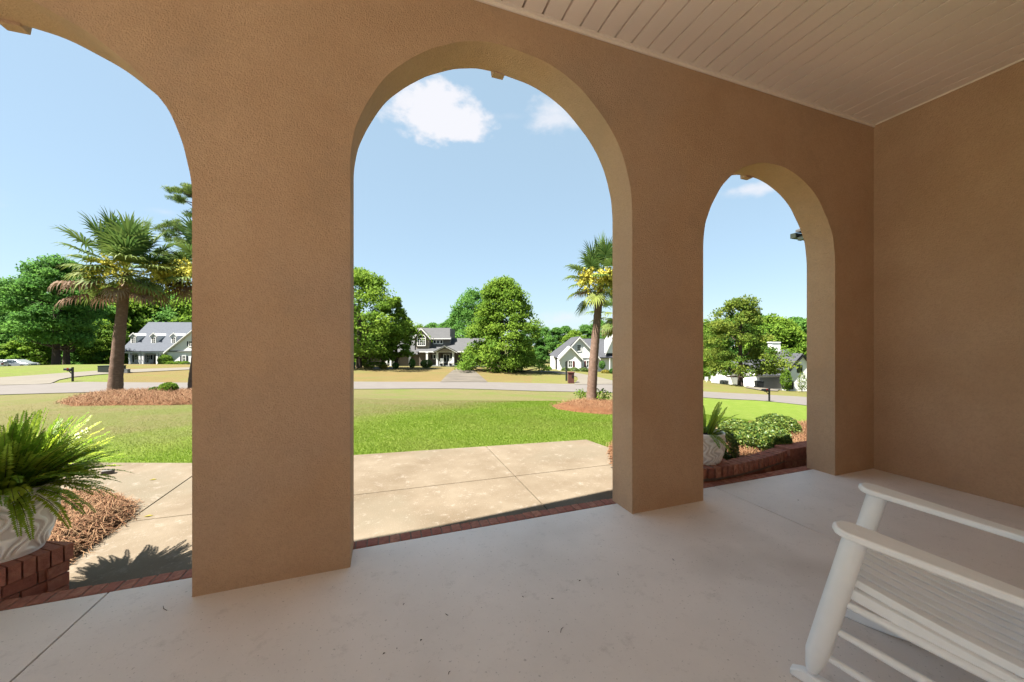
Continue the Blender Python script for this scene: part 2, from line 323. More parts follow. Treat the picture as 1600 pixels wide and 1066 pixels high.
def terrain():
    na, nr = 340, 190
    ang = np.concatenate([np.linspace(-1.35, 1.35, na-40), np.linspace(1.35, 2*math.pi-1.35, 42)[1:-1]])
    rad = np.concatenate([[.3], np.exp(np.linspace(math.log(1.2), math.log(900), nr-1))])
    Aa, Rr = np.meshgrid(ang, rad, indexing='ij'); X = Rr*np.sin(Aa+YAW); Y = Rr*np.cos(Aa+YAW)
    Z = np.concatenate([H(X[i:i+20], Y[i:i+20]) for i in range(0, na, 20)])
    V = np.stack([X, Y, Z], -1).reshape(-1, 3); F = []
    i = np.arange(na)[:, None]; j = np.arange(nr-1)[None]; i2 = (i+1) % na
    F = np.stack([i*nr+j, i*nr+j+1, i2*nr+j+1, i2*nr+j], -1).reshape(-1, 4)[:, ::-1]
    V = np.vstack([V, [[0, 0, -.18]]])
    o = npmesh('lawn', V, F, M['lawn']); me = o.data
    x, y = V[:, 0], V[:, 1]
    at = me.attributes.new('turf', 'FLOAT', 'POINT'); at.data.foreach_set('value', turf(x, y).astype(np.float32))
    at = me.attributes.new('gold', 'FLOAT', 'POINT'); at.data.foreach_set('value', gold(x, y).astype(np.float32))
    for p in me.polygons: p.use_smooth = True
    tag(o, 'broad front lawn, bright green near the porch and tan farther out', None, None, 'structure')
def pxof(x, y): dx = x*RT[0]+y*RT[1]; dz = np.maximum(x*FW[0]+y*FW[1], .1); return 800+FPX*dx/dz, dz
def turf(x, y):
    px, d = pxof(x, y)
    lim = np.interp(px, [0, 200, 300, 550, 650, 760, 860, 960, 1100, 1300], [5.4, 5.9, 6.4, 7.6, 8.8, 11, 16, 24, 34, 34])
    v = np.clip((lim-d)/(lim*.42)+.5, 0, 1)
    v = np.where((px > 760) & (d > 30) & (d < 60), np.maximum(v, .45), v)
    v = np.where((px < 330) & (d > 26), np.maximum(v, .5), v); return v
def gold(x, y):
    px, d = pxof(x, y); g = ((d > 33) & (px > 500) & (px < 850) & (d < 62)).astype(float)*.95
    g = np.where((px > 180) & (px < 420) & (d > 28) & (d < 66), .95, g)
    g = np.where((px > 830) & (px < 1300) & (d > 34) & (d < 60), .45, g); return g
terrain()
def drape(name, poly, dz, m, cell=1.5, label='', bump=0.0, kind='structure'):
    bm = bmesh.new(); vs = [bm.verts.new((p[0], p[1], 0)) for p in poly]; f = bm.faces.new(vs)
    bmesh.ops.triangulate(bm, faces=[f])
    P = np.array(poly)[:, :2]; lo = P.min(0); hi = P.max(0)
    for ax in (0, 1):
        k = lo[ax]+cell
        no = (1, 0, 0) if ax == 0 else (0, 1, 0)
        while k < hi[ax]:
            co = (k, 0, 0) if ax == 0 else (0, k, 0)
            bmesh.ops.bisect_plane(bm, geom=bm.verts[:]+bm.edges[:]+bm.faces[:], plane_co=co, plane_no=no); k += cell
    bm.verts.ensure_lookup_table(); xs = np.array([v.co.x for v in bm.verts]); ys = np.array([v.co.y for v in bm.verts]); zz = H(xs, ys)+dz
    for v, z in zip(bm.verts, zz): v.co.z = z
    bmesh.ops.recalc_face_normals(bm, faces=bm.faces)
    for fc in bm.faces:
        if fc.normal.z < 0: fc.normal_flip()
        fc.smooth = True
    me = bpy.data.meshes.new(name); bm.to_mesh(me); bm.free(); me.materials.append(m)
    o = bpy.data.objects.new(name, me); C.objects.link(o); tag(o, label, None, None, kind); return o
def gp(pts): return [G(*p) for p in pts]
# road with its side drives
near = [(-420, 640), (-200, 628), (0, 617.6), (90, 615), (180, 613), (300, 611.3), (560, 608.6), (750, 608.8), (860, 612), (950, 614), (1105, 622), (1180, 626), (1255, 633.5), (1350, 646), (1500, 672)]
far = [(1500, 641), (1350, 629), (1255, 620.7), (1180, 616.5), (1105, 612.7), (950, 600.5), (850, 599.6), (750, 597.6), (560, 597), (300, 598.5), (180, 598), (80, 599.5), (0, 601.5), (-200, 607), (-420, 613)]
drape('road', gp(near)+gp(far), .035, M['road'], 2.0, 'pale grey street crossing behind the front lawn')
drape('driveway', gp([(-260, 611), (0, 603), (78, 600.5), (92, 594.5), (115, 590), (150, 586.5), (190, 583.5), (300, 578), (330, 575.5), (330, 573.6), (300, 574.5), (190, 578.5), (150, 580.3), (100, 583.5), (50, 587.5), (0, 591), (-260, 598)]), .06, M['drive'], 2.0, 'long pale concrete drive curving to the white porch house')
drape('driveway', gp([(688, 597.9), (695, 590), (703, 583), (710, 578), (716, 577), (736, 577), (742, 581), (752, 589), (762, 597.9)]), .06, M['old_drive'], 1.5, 'stained old drive leading to the grey house')
drape('driveway', gp([(897, 600.6), (903, 594), (902, 590), (893, 587), (862, 582.5), (838, 581), (842, 579.6), (870, 580.7), (900, 583.2), (935, 590), (960, 596), (980, 600.5), (980, 603), (900, 602)]), .06, M['drive'], 1.5, 'pale drive of the white house with red shutters')
drape('driveway', gp([(1165, 606.5), (1190, 611), (1215, 612), (1222, 609.6), (1185, 606.2), (1170, 604.5)]), .08, M['drive'], 1.5, 'concrete parking apron before the white garage')
# ------------------------------------------------------------------ porch: floor, walkway, edging
D = 2.372; DO = 2.632; CEIL = 3.655; XC = 4.917; XL = -3.29; YB = -3.6; FE = 2.575
def cuts(poly, lines, gap):
    bm = bmesh.new(); bm.faces.new([bm.verts.new((p[0], p[1], 0)) for p in poly])
    for (p, n) in lines:
        n = Vector((n[0], n[1], 0)).normalized(); p = Vector((p[0], p[1], 0))
        bmesh.ops.bisect_plane(bm, geom=bm.verts[:]+bm.edges[:]+bm.faces[:], plane_co=p, plane_no=n)
        bm.verts.ensure_lookup_table()
    out = []
    for f in bm.faces:
        c = f.calc_center_median(); pts = [v.co.copy() for v in f.verts]; n = len(pts); q = []
        if f.normal.z < 0: pts.reverse()
        for i in range(n):   # inset by gap/2
            a, b, d = pts[i-1], pts[i], pts[(i+1) % n]; e1 = (b-a).normalized(); e2 = (d-b).normalized()
            n1 = Vector((-e1.y, e1.x, 0)); n2 = Vector((-e2.y, e2.x, 0)); h = n1+n2
            q.append(tuple(b+h*(gap/2/max(h.dot(n1), .3)))[:2])
        out.append(q)
    bm.free(); return out
fl = MB()
for q in cuts([(XL, YB), (XC, YB), (XC, FE), (XL, FE)], [((2.9, 0), (1, 0)), ((-1.4, 0), (1, 0)), ((0, .2), (0, 1))], .008): fl.prism(q, -.12, 0)
o = fl.build('porch_floor', M['floor'], bevel=.003); tag(o, 'smooth beige concrete porch floor scattered with specks', None, None, 'structure')
j = MB(); j.box(XL+.01, XC-.01, YB+.01, FE-.012, -.175, -.012); j.build('joint_filler', M['joint'], o)
wk = MB(); Wp = [(-2.02, 2.66), (3.02, 2.66), (3.05, 4.2), (2.93, 4.88), (1.3, 5.06), (-.4, 5.24), (-2.2, 5.55), (-3.3, 5.95), (-5.2, 6.5), (-5.4, 4.75), (-3.2, 4.70), (-2.58, 4.66), (-2.25, 4.4), (-2.06, 4.0)]
for q in cuts(Wp, [((1.38, 0), (1, 0)), ((-.26, 0), (1, .03)), ((-2.02, 0), (1, 0)), ((0, 3.86), (-.03, -1)), ((-3.6, 0), (1, 0))], .011): wk.prism(q, -.3, -.15)
wo = wk.build('walkway', M['walk'], bevel=.004); tag(wo, 'sunlit tan concrete walkway slabs below the porch step', None, None, 'structure')
j = MB(); j.prism([(a*.985, 2.67+(b-2.66)*.985) for a, b in Wp], -.28, -.163); j.build('joint_filler', M['joint'], wo)
pt = MB(); pt.box(-10.5, XL-.26, -8.5, 1.2, -.16, -.1); po_ = pt.build('bounce_slab', mat('bounce_concrete', (.50, .48, .45), (.46, .44, .41), 2, .9)); tag(po_, 'unseen pale slab added left of the porch to bounce light into it', None, None, 'structure')  # out-of-view slab, added to reflect sunlight into the porch
def rowbricks(mb, a, b, z0, z1, pitch, depth, gap=.008, side=1, ch=.003, off=0.0, jit=.002):
    a = np.array(a, float); b = np.array(b, float); L = np.linalg.norm(b-a); u = (b-a)/L; n = np.array([-u[1], u[0]])*side
    k = max(1, round(L/pitch)); p = L/k
    s = -off*p
    while s < L-.01:
        e = min(s+p, L); s0 = max(s, 0)
        if e-s0 > .02:
            c = a+u*(s0+e)/2+n*(depth/2+random.uniform(-jit, jit))
            mb.obox(c, u, n, (e-s0-gap)/2, depth/2, z0, z1+random.uniform(-jit, jit)*.6, random.random(), ch)
        s += p
eb = MB(); rowbricks(eb, (XL, FE+.006), (XC, FE+.006), -.1, .0, .0705, .092, jit=.003)
rowbricks(eb, (XL, FE+.006), (XC, FE+.006), -.165, -.105, .21, .09)
edg = thing('brick_edging', 'row of dark red bricks edging the porch floor', 'brick edging', (0.8, FE, -.165))
def under(o, p): o.parent = p; o.matrix_parent_inverse = Matrix.Translation(-Vector(p.location)) if p.rotation_euler.z == 0 else (Matrix.Translation(p.location) @ p.rotation_euler.to_matrix().to_4x4()).inverted(); return o
under(eb.build('brick', M['brick']), edg)
j = MB(); j.box(XL, XC, FE+.002, FE+.088, -.17, -.006); under(j.build('mortar', M['mortar']), edg)
# left pedestal
def course_wall(mb, path, z0, zt, bl, ch=.075, depth=.09):
    z = z0; k = 0
    while z+ch*.5 < zt:
        for a, b in zip(path[:-1], path[1:]): rowbricks(mb, a, b, z+.004, min(z+ch, zt)-.004, bl, depth, .009, 1, .0, .5*(k % 2), .002)
        z += ch; k += 1
ped = thing('brick_pedestal', 'low red brick pedestal under the big fern pot', 'brick planter', (-2.1, 2.85, -.15))
A_, B_, C_, D_ = (-1.885, 2.68), (-1.745, 2.885), (-2.33, 3.16), (-2.62, 2.68)
poly = [A_, B_, C_, D_]
b = MB(); course_wall(b, [D_, A_, B_, C_], -.15, .07, .105); under(b.build('wall', M['brick']), ped)
j = MB(); j.prism([(-1.89, 2.695), (-1.765, 2.88), (-2.33, 3.14), (-2.60, 2.695)], -.16, .155); under(j.build('mortar', M['mortar']), ped)
b = MB(); u = np.array(B_)-np.array(A_); L = np.linalg.norm(u); u /= L
def ofs(p, k): c = np.mean(np.array(poly), 0); d = np.array(p)-c; return tuple(np.array(p)+d/np.linalg.norm(d)*k)
cap = [ofs(p, .022) for p in poly]
lines = [(tuple(np.array(A_)+u*(.052*i+.01)), tuple(u)) for i in range(-3, 12)]+[(tuple(np.array(A_)+np.array([-u[1], u[0]])*.2), (-u[1], u[0])), (tuple(np.array(A_)+np.array([-u[1], u[0]])*.4), (-u[1], u[0]))]
for q in cuts(cap, lines, .008): b.prism(q, .074, .165, random.random())
under(b.build('coping', M['brick'], bevel=.003), ped)
# right planter wall
pw = thing('brick_planter_wall', 'curved low brick planter wall in front of the clipped hedge', 'brick planter', (3.6, 2.75, -.15))
pth = [(2.35, 3.35), (2.42, 3.05), (2.60, 2.82), (2.85, 2.70), (3.1, 2.675), (3.4, 2.69), (3.75, 2.735), (4.0, 2.78), (4.24, 2.83)]
b = MB(); course_wall(b, pth, -.15, .03, .14); under(b.build('wall', M['brick']), pw)
j = MB()
for a, c in zip(pth[:-1], pth[1:]):
    a = np.array(a); c = np.array(c); u = (c-a)/np.linalg.norm(c-a); n = np.array([-u[1], u[0]]); j.prism([a+n*.006-u*.01, c+n*.006+u*.01, c+n*.085+u*.01, a+n*.085-u*.01], -.16, .125)
under(j.build('mortar', M['mortar']), pw)
b = MB(); sm = []
for a, c in zip(pth[:-1], pth[1:]):
    for k in range(12): sm.append(np.array(a)+(np.array(c)-np.array(a))*k/12)
sm.append(np.array(pth[-1])); acc = 0; last = sm[0]; 
for i in range(1, len(sm)):
    acc += np.linalg.norm(sm[i]-sm[i-1])
    if acc >= .069:
        u = (sm[i]-last)/np.linalg.norm(sm[i]-last); n = np.array([-u[1], u[0]]); c = (sm[i]+last)/2+n*(.045)
        rise = 0
        b.obox(c, u, n, .0295, .07, .034, .132+rise+random.uniform(-.003, .003), random.random(), .004); last = sm[i]; acc = 0
under(b.build('coping', M['brick']), pw)
b = MB()   # square end pier of the planter
course_wall(b, [(4.26, 2.96), (4.26, 2.82), (4.82, 2.82), (4.82, 2.96)], -.15, .07, .2)
for k in range(8): b.obox((4.265+.0345+.069*k, 2.88), (1, 0), (0, 1), .030, .085, .066, .152, random.random(), .004)
under(b.build('pier', M['brick']), pw)
j = MB(); j.box(4.27, 4.8, 2.83, 2.95, -.16, .145); under(j.build('pier_mortar', M['mortar']), pw)
b = MB(); b.prism([(2.62, 2.86), (2.85, 2.73), (3.12, 2.71), (3.36, 2.73), (3.42, 2.98), (3.1, 3.08), (2.7, 3.02)], -.1, .108)
under(b.build('pot_pad', M['brick'], bevel=.004), pw)
# ------------------------------------------------------------------ house shell (arcade wall, side walls, ceiling, roof)
house = thing('house', 'tan stucco house porch with three round arches', 'house', (.82, 1.2, 0))
def part(mb, name, m, par=house, **k):
    o = mb.build(name, m, **k)
    if par.parent: o.parent = par; o.matrix_parent_inverse = (par.matrix_parent_inverse.copy()) if True else None
    return under(o, par)
arches = [(-2.686, -.956, 2.13, .865), (-.190, 1.833, 2.375, 1.0115), (2.557, 4.284, 2.13, .8635)]
def arcade():
    TOP = 4.05; NS = 72; inner = []; V = []; F = []
    def vid(x, y, z): V.append((x, y, z)); return len(V)-1
    def quad(a, b, c, d): F.append((vid(*a), vid(*b), vid(*c), vid(*d)))
    xs = [XL-.25]+[v for a in arches for v in a[:2]]+[XC+.25]
    for i in range(0, 8, 2):
        x0, x1 = xs[i], xs[i+1]
        zl = arches[i//2-1][2] if i else 2.0; zr_ = arches[i//2][2] if i < 6 else 2.0
        F.append(tuple(vid(*q) for q in ((x0, D, 0), (x1, D, 0), (x1, D, zr_), (x1, D, TOP), (x0, D, TOP), (x0, D, zl))))
        F.append(tuple(vid(*q) for q in ((x1, DO, 0), (x0, DO, 0), (x0, DO, zl), (x0, DO, TOP), (x1, DO, TOP), (x1, DO, zr_))))
        quad((x0, D, -.18), (x1, D, -.18), (x1, D, 0), (x0, D, 0)); quad((x1, DO, -.18), (x0, DO, -.18), (x0, DO, 0), (x1, DO, 0))
    for (x0, x1, zs, r) in arches:
        cx = (x0+x1)/2; pts = [(x0, 0)]; hw = (x1-x0)/2
        pts += [(cx-hw*math.cos(math.pi*k/NS)*(1), zs+r*math.sin(math.pi*k/NS)) for k in range(NS+1)]
        q = []
        for k, (x, z) in enumerate(pts):
            w = noise.noise(Vector((x*3.1, z*3.1, x0)))*.012+noise.noise(Vector((x*9, z*9, x0)))*.004
            if k == 0: q.append((x, z)); continue
            dx, dz = x-cx, z-zs; L = math.hypot(dx, dz); w *= min(1, max(0, (z-zs)/.25)); q.append((x+dx/L*w, z+dz/L*w))
        pts = q+[(x1, 0)]
        for (xa, za), (xb, zb) in zip(pts[1:-2], pts[2:-1]):
            quad((xa, D, za), (xb, D, zb), (xb, D, TOP), (xa, D, TOP)); quad((xb, DO, zb), (xa, DO, za), (xa, DO, TOP), (xb, DO, TOP))
        # strips between pier line and arch start share the pier edges
        for (xa, za), (xb, zb) in zip(pts[:-1], pts[1:]): quad((xa, DO, za), (xb, DO, zb), (xb, D, zb), (xa, D, za))
        quad((x0, D, -.18), (x0, DO, -.18), (x0, DO, 0), (x0, D, 0)); quad((x1, DO, -.18), (x1, D, -.18), (x1, D, 0), (x1, DO, 0))
    quad((xs[0], D, TOP), (xs[-1], D, TOP), (xs[-1], DO, TOP), (xs[0], DO, TOP))
    mb = MB(); mb.add(V, F); o = mb.build('arcade_wall', M['stucco'])
    bm = bmesh.new(); bm.from_mesh(o.data); bmesh.ops.remove_doubles(bm, verts=bm.verts, dist=.004); bmesh.ops.recalc_face_normals(bm, faces=bm.faces)
    bm.to_mesh(o.data); bm.free(); bv = o.modifiers.new('bevel', 'BEVEL'); bv.width = .008; bv.segments = 2; bv.limit_method = 'ANGLE'; bv.angle_limit = R_(50)
    under(o, house)
    ks = MB()
    for (x0, x1, zs, r) in arches:
        cx = (x0+x1)/2; ks = MB(); ks.prismy([(cx-.045, zs+r-.012), (cx+.045, zs+r-.012), (cx+.09, zs+r+.3), (cx-.09, zs+r+.3)], DO-.012, DO+.05)
        under(ks.build('keystone', M['stucco'], bevel=.004), house)
arcade()
b = MB(); b.box(XC, XC+.25, YB-.2, D-.001, -.18, 4.05); under(b.build('side_wall', M['stucco']), house)
b = MB(); b.box(XL-.25, XL, YB-.2, YB+.25, -.18, 4.05); b.box(XL-.25, XL, 1.7, D-.001, -.18, 4.05); b.box(XL-.25, XL, YB+.25, 1.7, 3.6, 4.05); under(b.build('side_wall', M['stucco']), house)  # unseen left end; its tall opening is added to let light in
b = MB(); b.box(XL+.001, XC-.001, YB-.2, YB, -.18, 4.05); under(b.build('rear_wall', M['cream']), house)
# ceiling of grooved boards running front to back
b = MB(); x = XL+.003; pitch = .1497; g = .008
while x < XC-.004:
    x1 = min(x+pitch, XC-.003); y0, y1, z = YB+.002, D-.014, CEIL
    b.add([(x+g, y0, z), (x1-g, y0, z), (x1-g, y1, z), (x+g, y1, z), (x+.0055, y0, z+.03), (x+.0055, y1, z+.03), (x1-.0055, y0, z+.03), (x1-.0055, y1, z+.03)],
          [(3, 2, 1, 0), (0, 4, 5, 3), (2, 7, 6, 1)], random.random()); x = x1
bk = MB(); bk.box(XL+.003, XC-.003, YB+.002, D-.014, CEIL+.04, CEIL+.06); under(bk.build('groove_shade', M['dark']), house)  # dark sheet above the slots stands in for shade inside the grooves
ce = under(b.build('ceiling', M['ceil']), house)
b = MB()
b.box(XL+.002, XC-.002, D-.014, D-.0015, CEIL-.028, CEIL+.012); b.box(XL+.002, XC-.002, D-.034, D-.0145, CEIL-.006, CEIL-.002)
b.box(XC-.012, XC-.001, YB+.002, D-.016, CEIL-.012, CEIL+.01)
under(b.build('ceiling_trim', M['ceil'], bevel=.001), house)
# roof over porch and the wing to the right
b = MB(); b.prismy([(XL-.25, 4.052), (XC+.25, 4.052), (.82, 5.0)], YB-5, DO-.001); b.box(XL-.25, XC+.25, YB-5, YB-.201, -.18, 4.05); b.box(XL-4.2, XL-.26, -1.0, 1.9, 3.75, 4.0); under(b.build('roof', M['shingle_l']), house)  # last box: unseen canopy added at left to keep sun off the floor
ev = MB(); ev.prism([(-2.4, DO+.001), (1.6, DO+.001), (1.3, DO+.19), (-.1, DO+.19)], 3.95, 4.049); under(ev.build('shadow_eave', M['shingle_l']), house)  # unseen overhang, tapered to throw a shadow wedge on the walkway
wg = MB(); wg.box(5.75, 11, -5, 3.2, -.3, 2.85); under(wg.build('wing_wall', M['stucco_out']), house)
wr = MB(); wr.slab([(5.40, 3.46, 2.90), (11.4, 3.46, 2.90), (11.4, -.2, 4.6), (7.6, -.2, 4.6)], .03); wr.slab([(5.40, 3.46, 2.90), (7.6, -.2, 4.6), (7.6, -5, 4.6), (5.40, -5, 2.90)], .03); under(wr.build('wing_roof', M['shingle_l']), house)
ga = MB(); ga.box(5.40, 11.4, 3.46, 3.53, 2.80, 2.865); ga.box(5.44, 5.50, -4.9, 3.459, 2.76, 2.82); under(ga.build('gutter', M['greenm']), house)
# ------------------------------------------------------------------ foliage makers
def leafquads(Cn, size, nrm=None, asp=.55, bend=0):
    n = len(Cn); d = rng.normal(size=(n, 3)); d /= np.linalg.norm(d, axis=1)[:, None]
    if nrm is None: nrm = rng.normal(size=(n, 3))
    s = np.cross(d, nrm); s /= (np.linalg.norm(s, axis=1)[:, None]+1e-9)
    sz = (size*rng.uniform(.6, 1.3, n))[:, None]
    V = np.stack([Cn-d*sz*.5, Cn+s*sz*asp*.5, Cn+d*sz*.5, Cn-s*sz*asp*.5], 1).reshape(-1, 3)
    return V, np.arange(n*4).reshape(-1, 4)
def tree(name, label, cat, loc, h, rad, base, prof, ncl, nl, size, m, trunk=.3, seed=1, clr=.16, flat=.62, group=None, lean=(0, 0), topbias=0, mtw=None):
    """trunk, limbs reaching into leaf clumps, crown of leaf faces; base = bare trunk fraction"""
    r = np.random.default_rng(seed); t = thing(name, label, cat, loc, 0, group)
    cl = []
    for i in range(ncl):
        u = r.random()**(1-topbias*.5); a = r.uniform(0, 2*math.pi); rr = rad*prof(u)*(r.uniform(.25, 1)**.55)*(1+.85*noise.noise(Vector((math.cos(a)*1.3+seed*3.7, math.sin(a)*1.3, u*3.2))))
        cl.append((rr*math.cos(a)+lean[0]*u, rr*math.sin(a)+lean[1]*u, h*(base+(1-base)*u*.95), u))
    cl = np.array(cl); per = np.maximum((nl/ncl*r.uniform(.5, 1.5, ncl)).astype(int), 4)
    idx = np.repeat(np.arange(ncl), per); g = r.normal(size=(len(idx), 3)); g /= np.linalg.norm(g, axis=1)[:, None]; g *= (r.random(len(idx))**.45)[:, None]
    cr = rad*clr*r.uniform(.7, 1.5, ncl)[idx][:, None]; P = cl[idx, :3]+g*cr*np.array([1.25, 1.25, flat])
    P[:, 2] -= (g[:, 0]**2+g[:, 1]**2)*cr[:, 0]*.25
    nrm = g+np.array([0, 0, .8])+r.normal(size=g.shape)*.5
    V, F = leafquads(P, size, nrm); ti = np.clip(r.random(ncl)[idx]*.55+r.random(len(idx))*.45-.05, 0, 1)
    npmesh('crown', V, F, m, ti, t)
    b = MB(); th = h*(base+(1-base)*.8)
    b.tube([(0, 0, -.3), (0, 0, .1), (lean[0]*.1, lean[1]*.1, h*base*.6+.2), (lean[0]*.4, lean[1]*.4, th*.6), (lean[0]*.8, lean[1]*.8, th)], [trunk*1.25, trunk, trunk*.8, trunk*.5, trunk*.08], 9)
    for i in r.choice(ncl, min(ncl, 26), replace=False):
        c = cl[i]; z0 = max(h*base*.75, c[2]-.35*math.hypot(c[0], c[1])-h*.08); z0 = min(z0, th*.95); s0 = np.array([lean[0]*z0/h, lean[1]*z0/h, z0]); e = c[:3]
        mid = (s0+e)/2+np.array([0, 0, -.04*h]); rb = trunk*.38*(1-z0/h)+.02
        b.tube([s0, mid, e], [rb, rb*.6, rb*.15], 5)
    b.build('trunk', M['bark'], t, smooth=True); return t
oak = lambda u: (math.sin(math.pi*min(1, u*.85+.16))**.6)
cone = lambda u: (1-u)**.62*.95+.08 if u > .12 else .75+u
tall = lambda u: (math.sin(math.pi*(u*.8+.15))**.8)
def P3(px, d, z=None): p = GP(px, d); return (p[0], p[1], p[2] if z is None else z)
def TR(px, py_top, d, wpx, **k):
    p = GP(px, d); h = HC+(CY-py_top)*d/FPX-p[2]; st = math.sqrt(1+((px-800)/FPX)**2); return dict(loc=tuple(p), h=h, rad=wpx*d/FPX/st/2, **k)
# trees that one can tell apart
tree('shade_tree', 'broad dark green tree with grey trunk left of the leaning palm', 'tree', **TR(88, 398, 58, 175, base=.22, prof=oak, ncl=180, nl=30000, size=.42, m=M['leaf_d'], trunk=.55, seed=3, clr=.2))
tree('shade_tree', 'second grey trunk with dark crown right behind the broad tree', 'tree', **TR(104, 440, 62, 120, base=.25, prof=oak, ncl=90, nl=9000, size=.42, m=M['leaf_d'], trunk=.5, seed=4, clr=.22))
tree('shade_tree', 'dark tree cut by the left edge, behind the parked cars', 'tree', **TR(-40, 420, 68, 190, base=.2, prof=oak, ncl=120, nl=13000, size=.42, m=M['leaf_d'], trunk=.5, seed=5, clr=.2))
tree('shade_tree', 'bright green loose tree just left of the grey gabled house', 'tree', **TR(561, 417, 50, 165, base=.13, prof=oak, ncl=170, nl=24000, size=.38, m=M['leaf'], trunk=.42, seed=6, clr=.17))
tree('shade_tree', 'smaller tree crowding the left wing of the grey house', 'tree', **TR(619, 462, 54, 62, base=.16, prof=oak, ncl=80, nl=13000, size=.36, m=M['leaf'], trunk=.3, seed=8, clr=.2))
tree('shade_tree', 'short tree between the two green trees in the middle arch', 'tree', **TR(598, 500, 53, 60, base=.22, prof=oak, ncl=60, nl=9000, size=.34, m=M['leaf'], trunk=.25, seed=9, clr=.24))
tree('conical_tree', 'large dense cone-shaped tree branching to the ground by the old drive', 'tree', **TR(785, 431, 48, 142, base=.04, prof=cone, ncl=300, nl=38000, size=.34, m=M['leaf'], trunk=.4, seed=10, clr=.135))
tree('turning_tree', 'tree with yellowing top in front of the white garage', 'tree', **TR(1157, 462, 46, 128, base=.14, prof=lambda u: (1-u)**.55*.92+.12 if u > .2 else .8+u*.5, ncl=150, nl=20000, size=.3, m=M['leaf_y'], trunk=.36, seed=12, clr=.17))
tree('shade_tree', 'tall rounded tree behind the cone-shaped tree', 'tree', **TR(738, 448, 86, 90, base=.15, prof=oak, ncl=80, nl=9000, size=.55, m=M['leaf_d'], trunk=.5, seed=14, clr=.2))
def pine(px, top, d, wpx, seed, label):
    r = np.random.default_rng(seed); p = GP(px, d); h = HC+(CY-top)*d/FPX-p[2]; t = thing('pine_tree', label, 'tree', tuple(p))
    b = MB(); b.tube([(0, 0, -.3), (0, 0, h*.5), (.1, 0, h*.97)], [.3, .22, .05], 8); P = []; N_ = []; ti = []
    for i in range(46):
        z = h*r.uniform(.5, .99); a = r.uniform(0, 2*math.pi); L = wpx*d/FPX/2*(1.25-(z/h)**2*.9)*r.uniform(.4, 1)
        e = np.array([L*math.cos(a), L*math.sin(a), z+L*.15]); b.tube([(0, 0, z-.1), e*np.array([.5, .5, 1])-np.array([0, 0, .1]), e], [.06, .04, .015], 4)
        for k in range(5):
            c = e*np.array([.6+.1*k, .6+.1*k, 1])+r.normal(size=3)*.25; g = r.normal(size=(130, 3)); g /= np.linalg.norm(g, axis=1)[:, None]
            P.append(c+g*r.uniform(.15, .5, (130, 1))*np.array([1, 1, .6])); N_.append(g); ti.append(np.full(130, r.random())*.6+r.random(130)*.4)
    P = np.vstack(P); V, F = leafquads(P, .3, np.vstack(N_), .16); npmesh('crown', V, F, M['needle'], np.concatenate(ti), t); b.build('trunk', M['bark'], t); return t
pine(304, 292, 40, 130, 3, 'tall pine rising above the partly hidden palm')
# woods behind: copies of four crowns
protos = []
for i, (hh, rr, mm, pf) in enumerate([(15, 5.5, 'leaf_d', oak), (17, 5, 'leaf_d', tall), (13, 5, 'leaf', oak), (16, 4.2, 'leaf_d', tall)]):
    protos.append(dict(h=hh, o=None, args=(hh, rr, .08, pf, 100, 12000, .6, M[mm], .35, 40+i, .24)))
cnt = [0]
WL = {}
def woods(px, top, d, k, lab, grp='trees of the far woods'):
    q = protos[k]; p = GP(px, d); h = HC+(CY-top)*d/FPX-p[2]; s = h/q['h']
    if q['o'] is None: q['o'] = tree('woodland_tree', lab, 'tree', tuple(p), *q['args'][:9], seed=q['args'][9], clr=q['args'][10], group=grp); o = q['o']
    else: o = copy_tree(q['o']); o.location = tuple(p); o['label'] = lab; o['group'] = grp
    WL.setdefault(grp, []).append((px, o, lab))
    o.scale = (s*random.uniform(.9, 1.1), s*random.uniform(.9, 1.1), s); o.rotation_euler.z = random.uniform(0, 6.28)
Lw = 'dark woodland tree left of the white porch house'
for px, top, d, k in [(-120, 430, 75, 0), (-60, 450, 72, 1), (-10, 455, 78, 2), (35, 440, 80, 3), (60, 455, 76, 0), (125, 450, 78, 1), (150, 448, 84, 2), (178, 445, 90, 0), (205, 438, 92, 2), (228, 448, 95, 3), (250, 452, 96, 2), (270, 455, 98, 0), (295, 450, 95, 1), (330, 440, 96, 2), (20, 500, 66, 3), (60, 510, 66, 2), (130, 505, 68, 0), (160, 500, 70, 2), (-50, 500, 64, 1)]: woods(px, top, d, k, Lw, 'left woods')
Lw = 'woodland tree in the background behind the grey house'
for px, top, d, k in [(355, 455, 96, 1), (380, 462, 92, 0), (405, 470, 95, 2), (428, 465, 90, 3), (450, 475, 94, 1), (470, 470, 90, 0), (520, 468, 90, 1), (548, 480, 88, 2), (585, 500, 92, 0), (625, 505, 100, 2), (655, 507, 110, 2), (675, 504, 112, 0), (700, 496, 105, 1), (722, 480, 98, 0), (765, 475, 95, 3)]: woods(px, top, d, k, Lw, 'middle woods')
Lw = 'tree of the far line above the red-shuttered house'
for px, top, d, k in [(830, 508, 108, 0), (850, 509, 112, 1), (868, 511, 105, 3), (884, 509, 116, 0), (898, 515, 100, 2), (915, 505, 110, 1), (935, 500, 112, 0), (955, 504, 106, 3), (980, 500, 110, 1), (1010, 498, 108, 0), (1040, 498, 104, 2)]: woods(px, top, d, k, Lw, 'far tree line')
Lw = 'tree rising behind the white garage house'
for px, top, d, k in [(1075, 500, 84, 0), (1100, 500, 80, 2), (1120, 498, 84, 3), (1150, 492, 86, 0), (1185, 488, 84, 1), (1205, 491, 82, 2), (1225, 496, 80, 2), (1245, 495, 84, 0), (1268, 492, 84, 1), (1300, 488, 82, 3), (1335, 485, 80, 0), (1108, 545, 66, 2), (1128, 555, 64, 2)]: woods(px, top, d, k, Lw, 'right woods')
Lw = 'low thicket tree behind the cone-shaped tree'
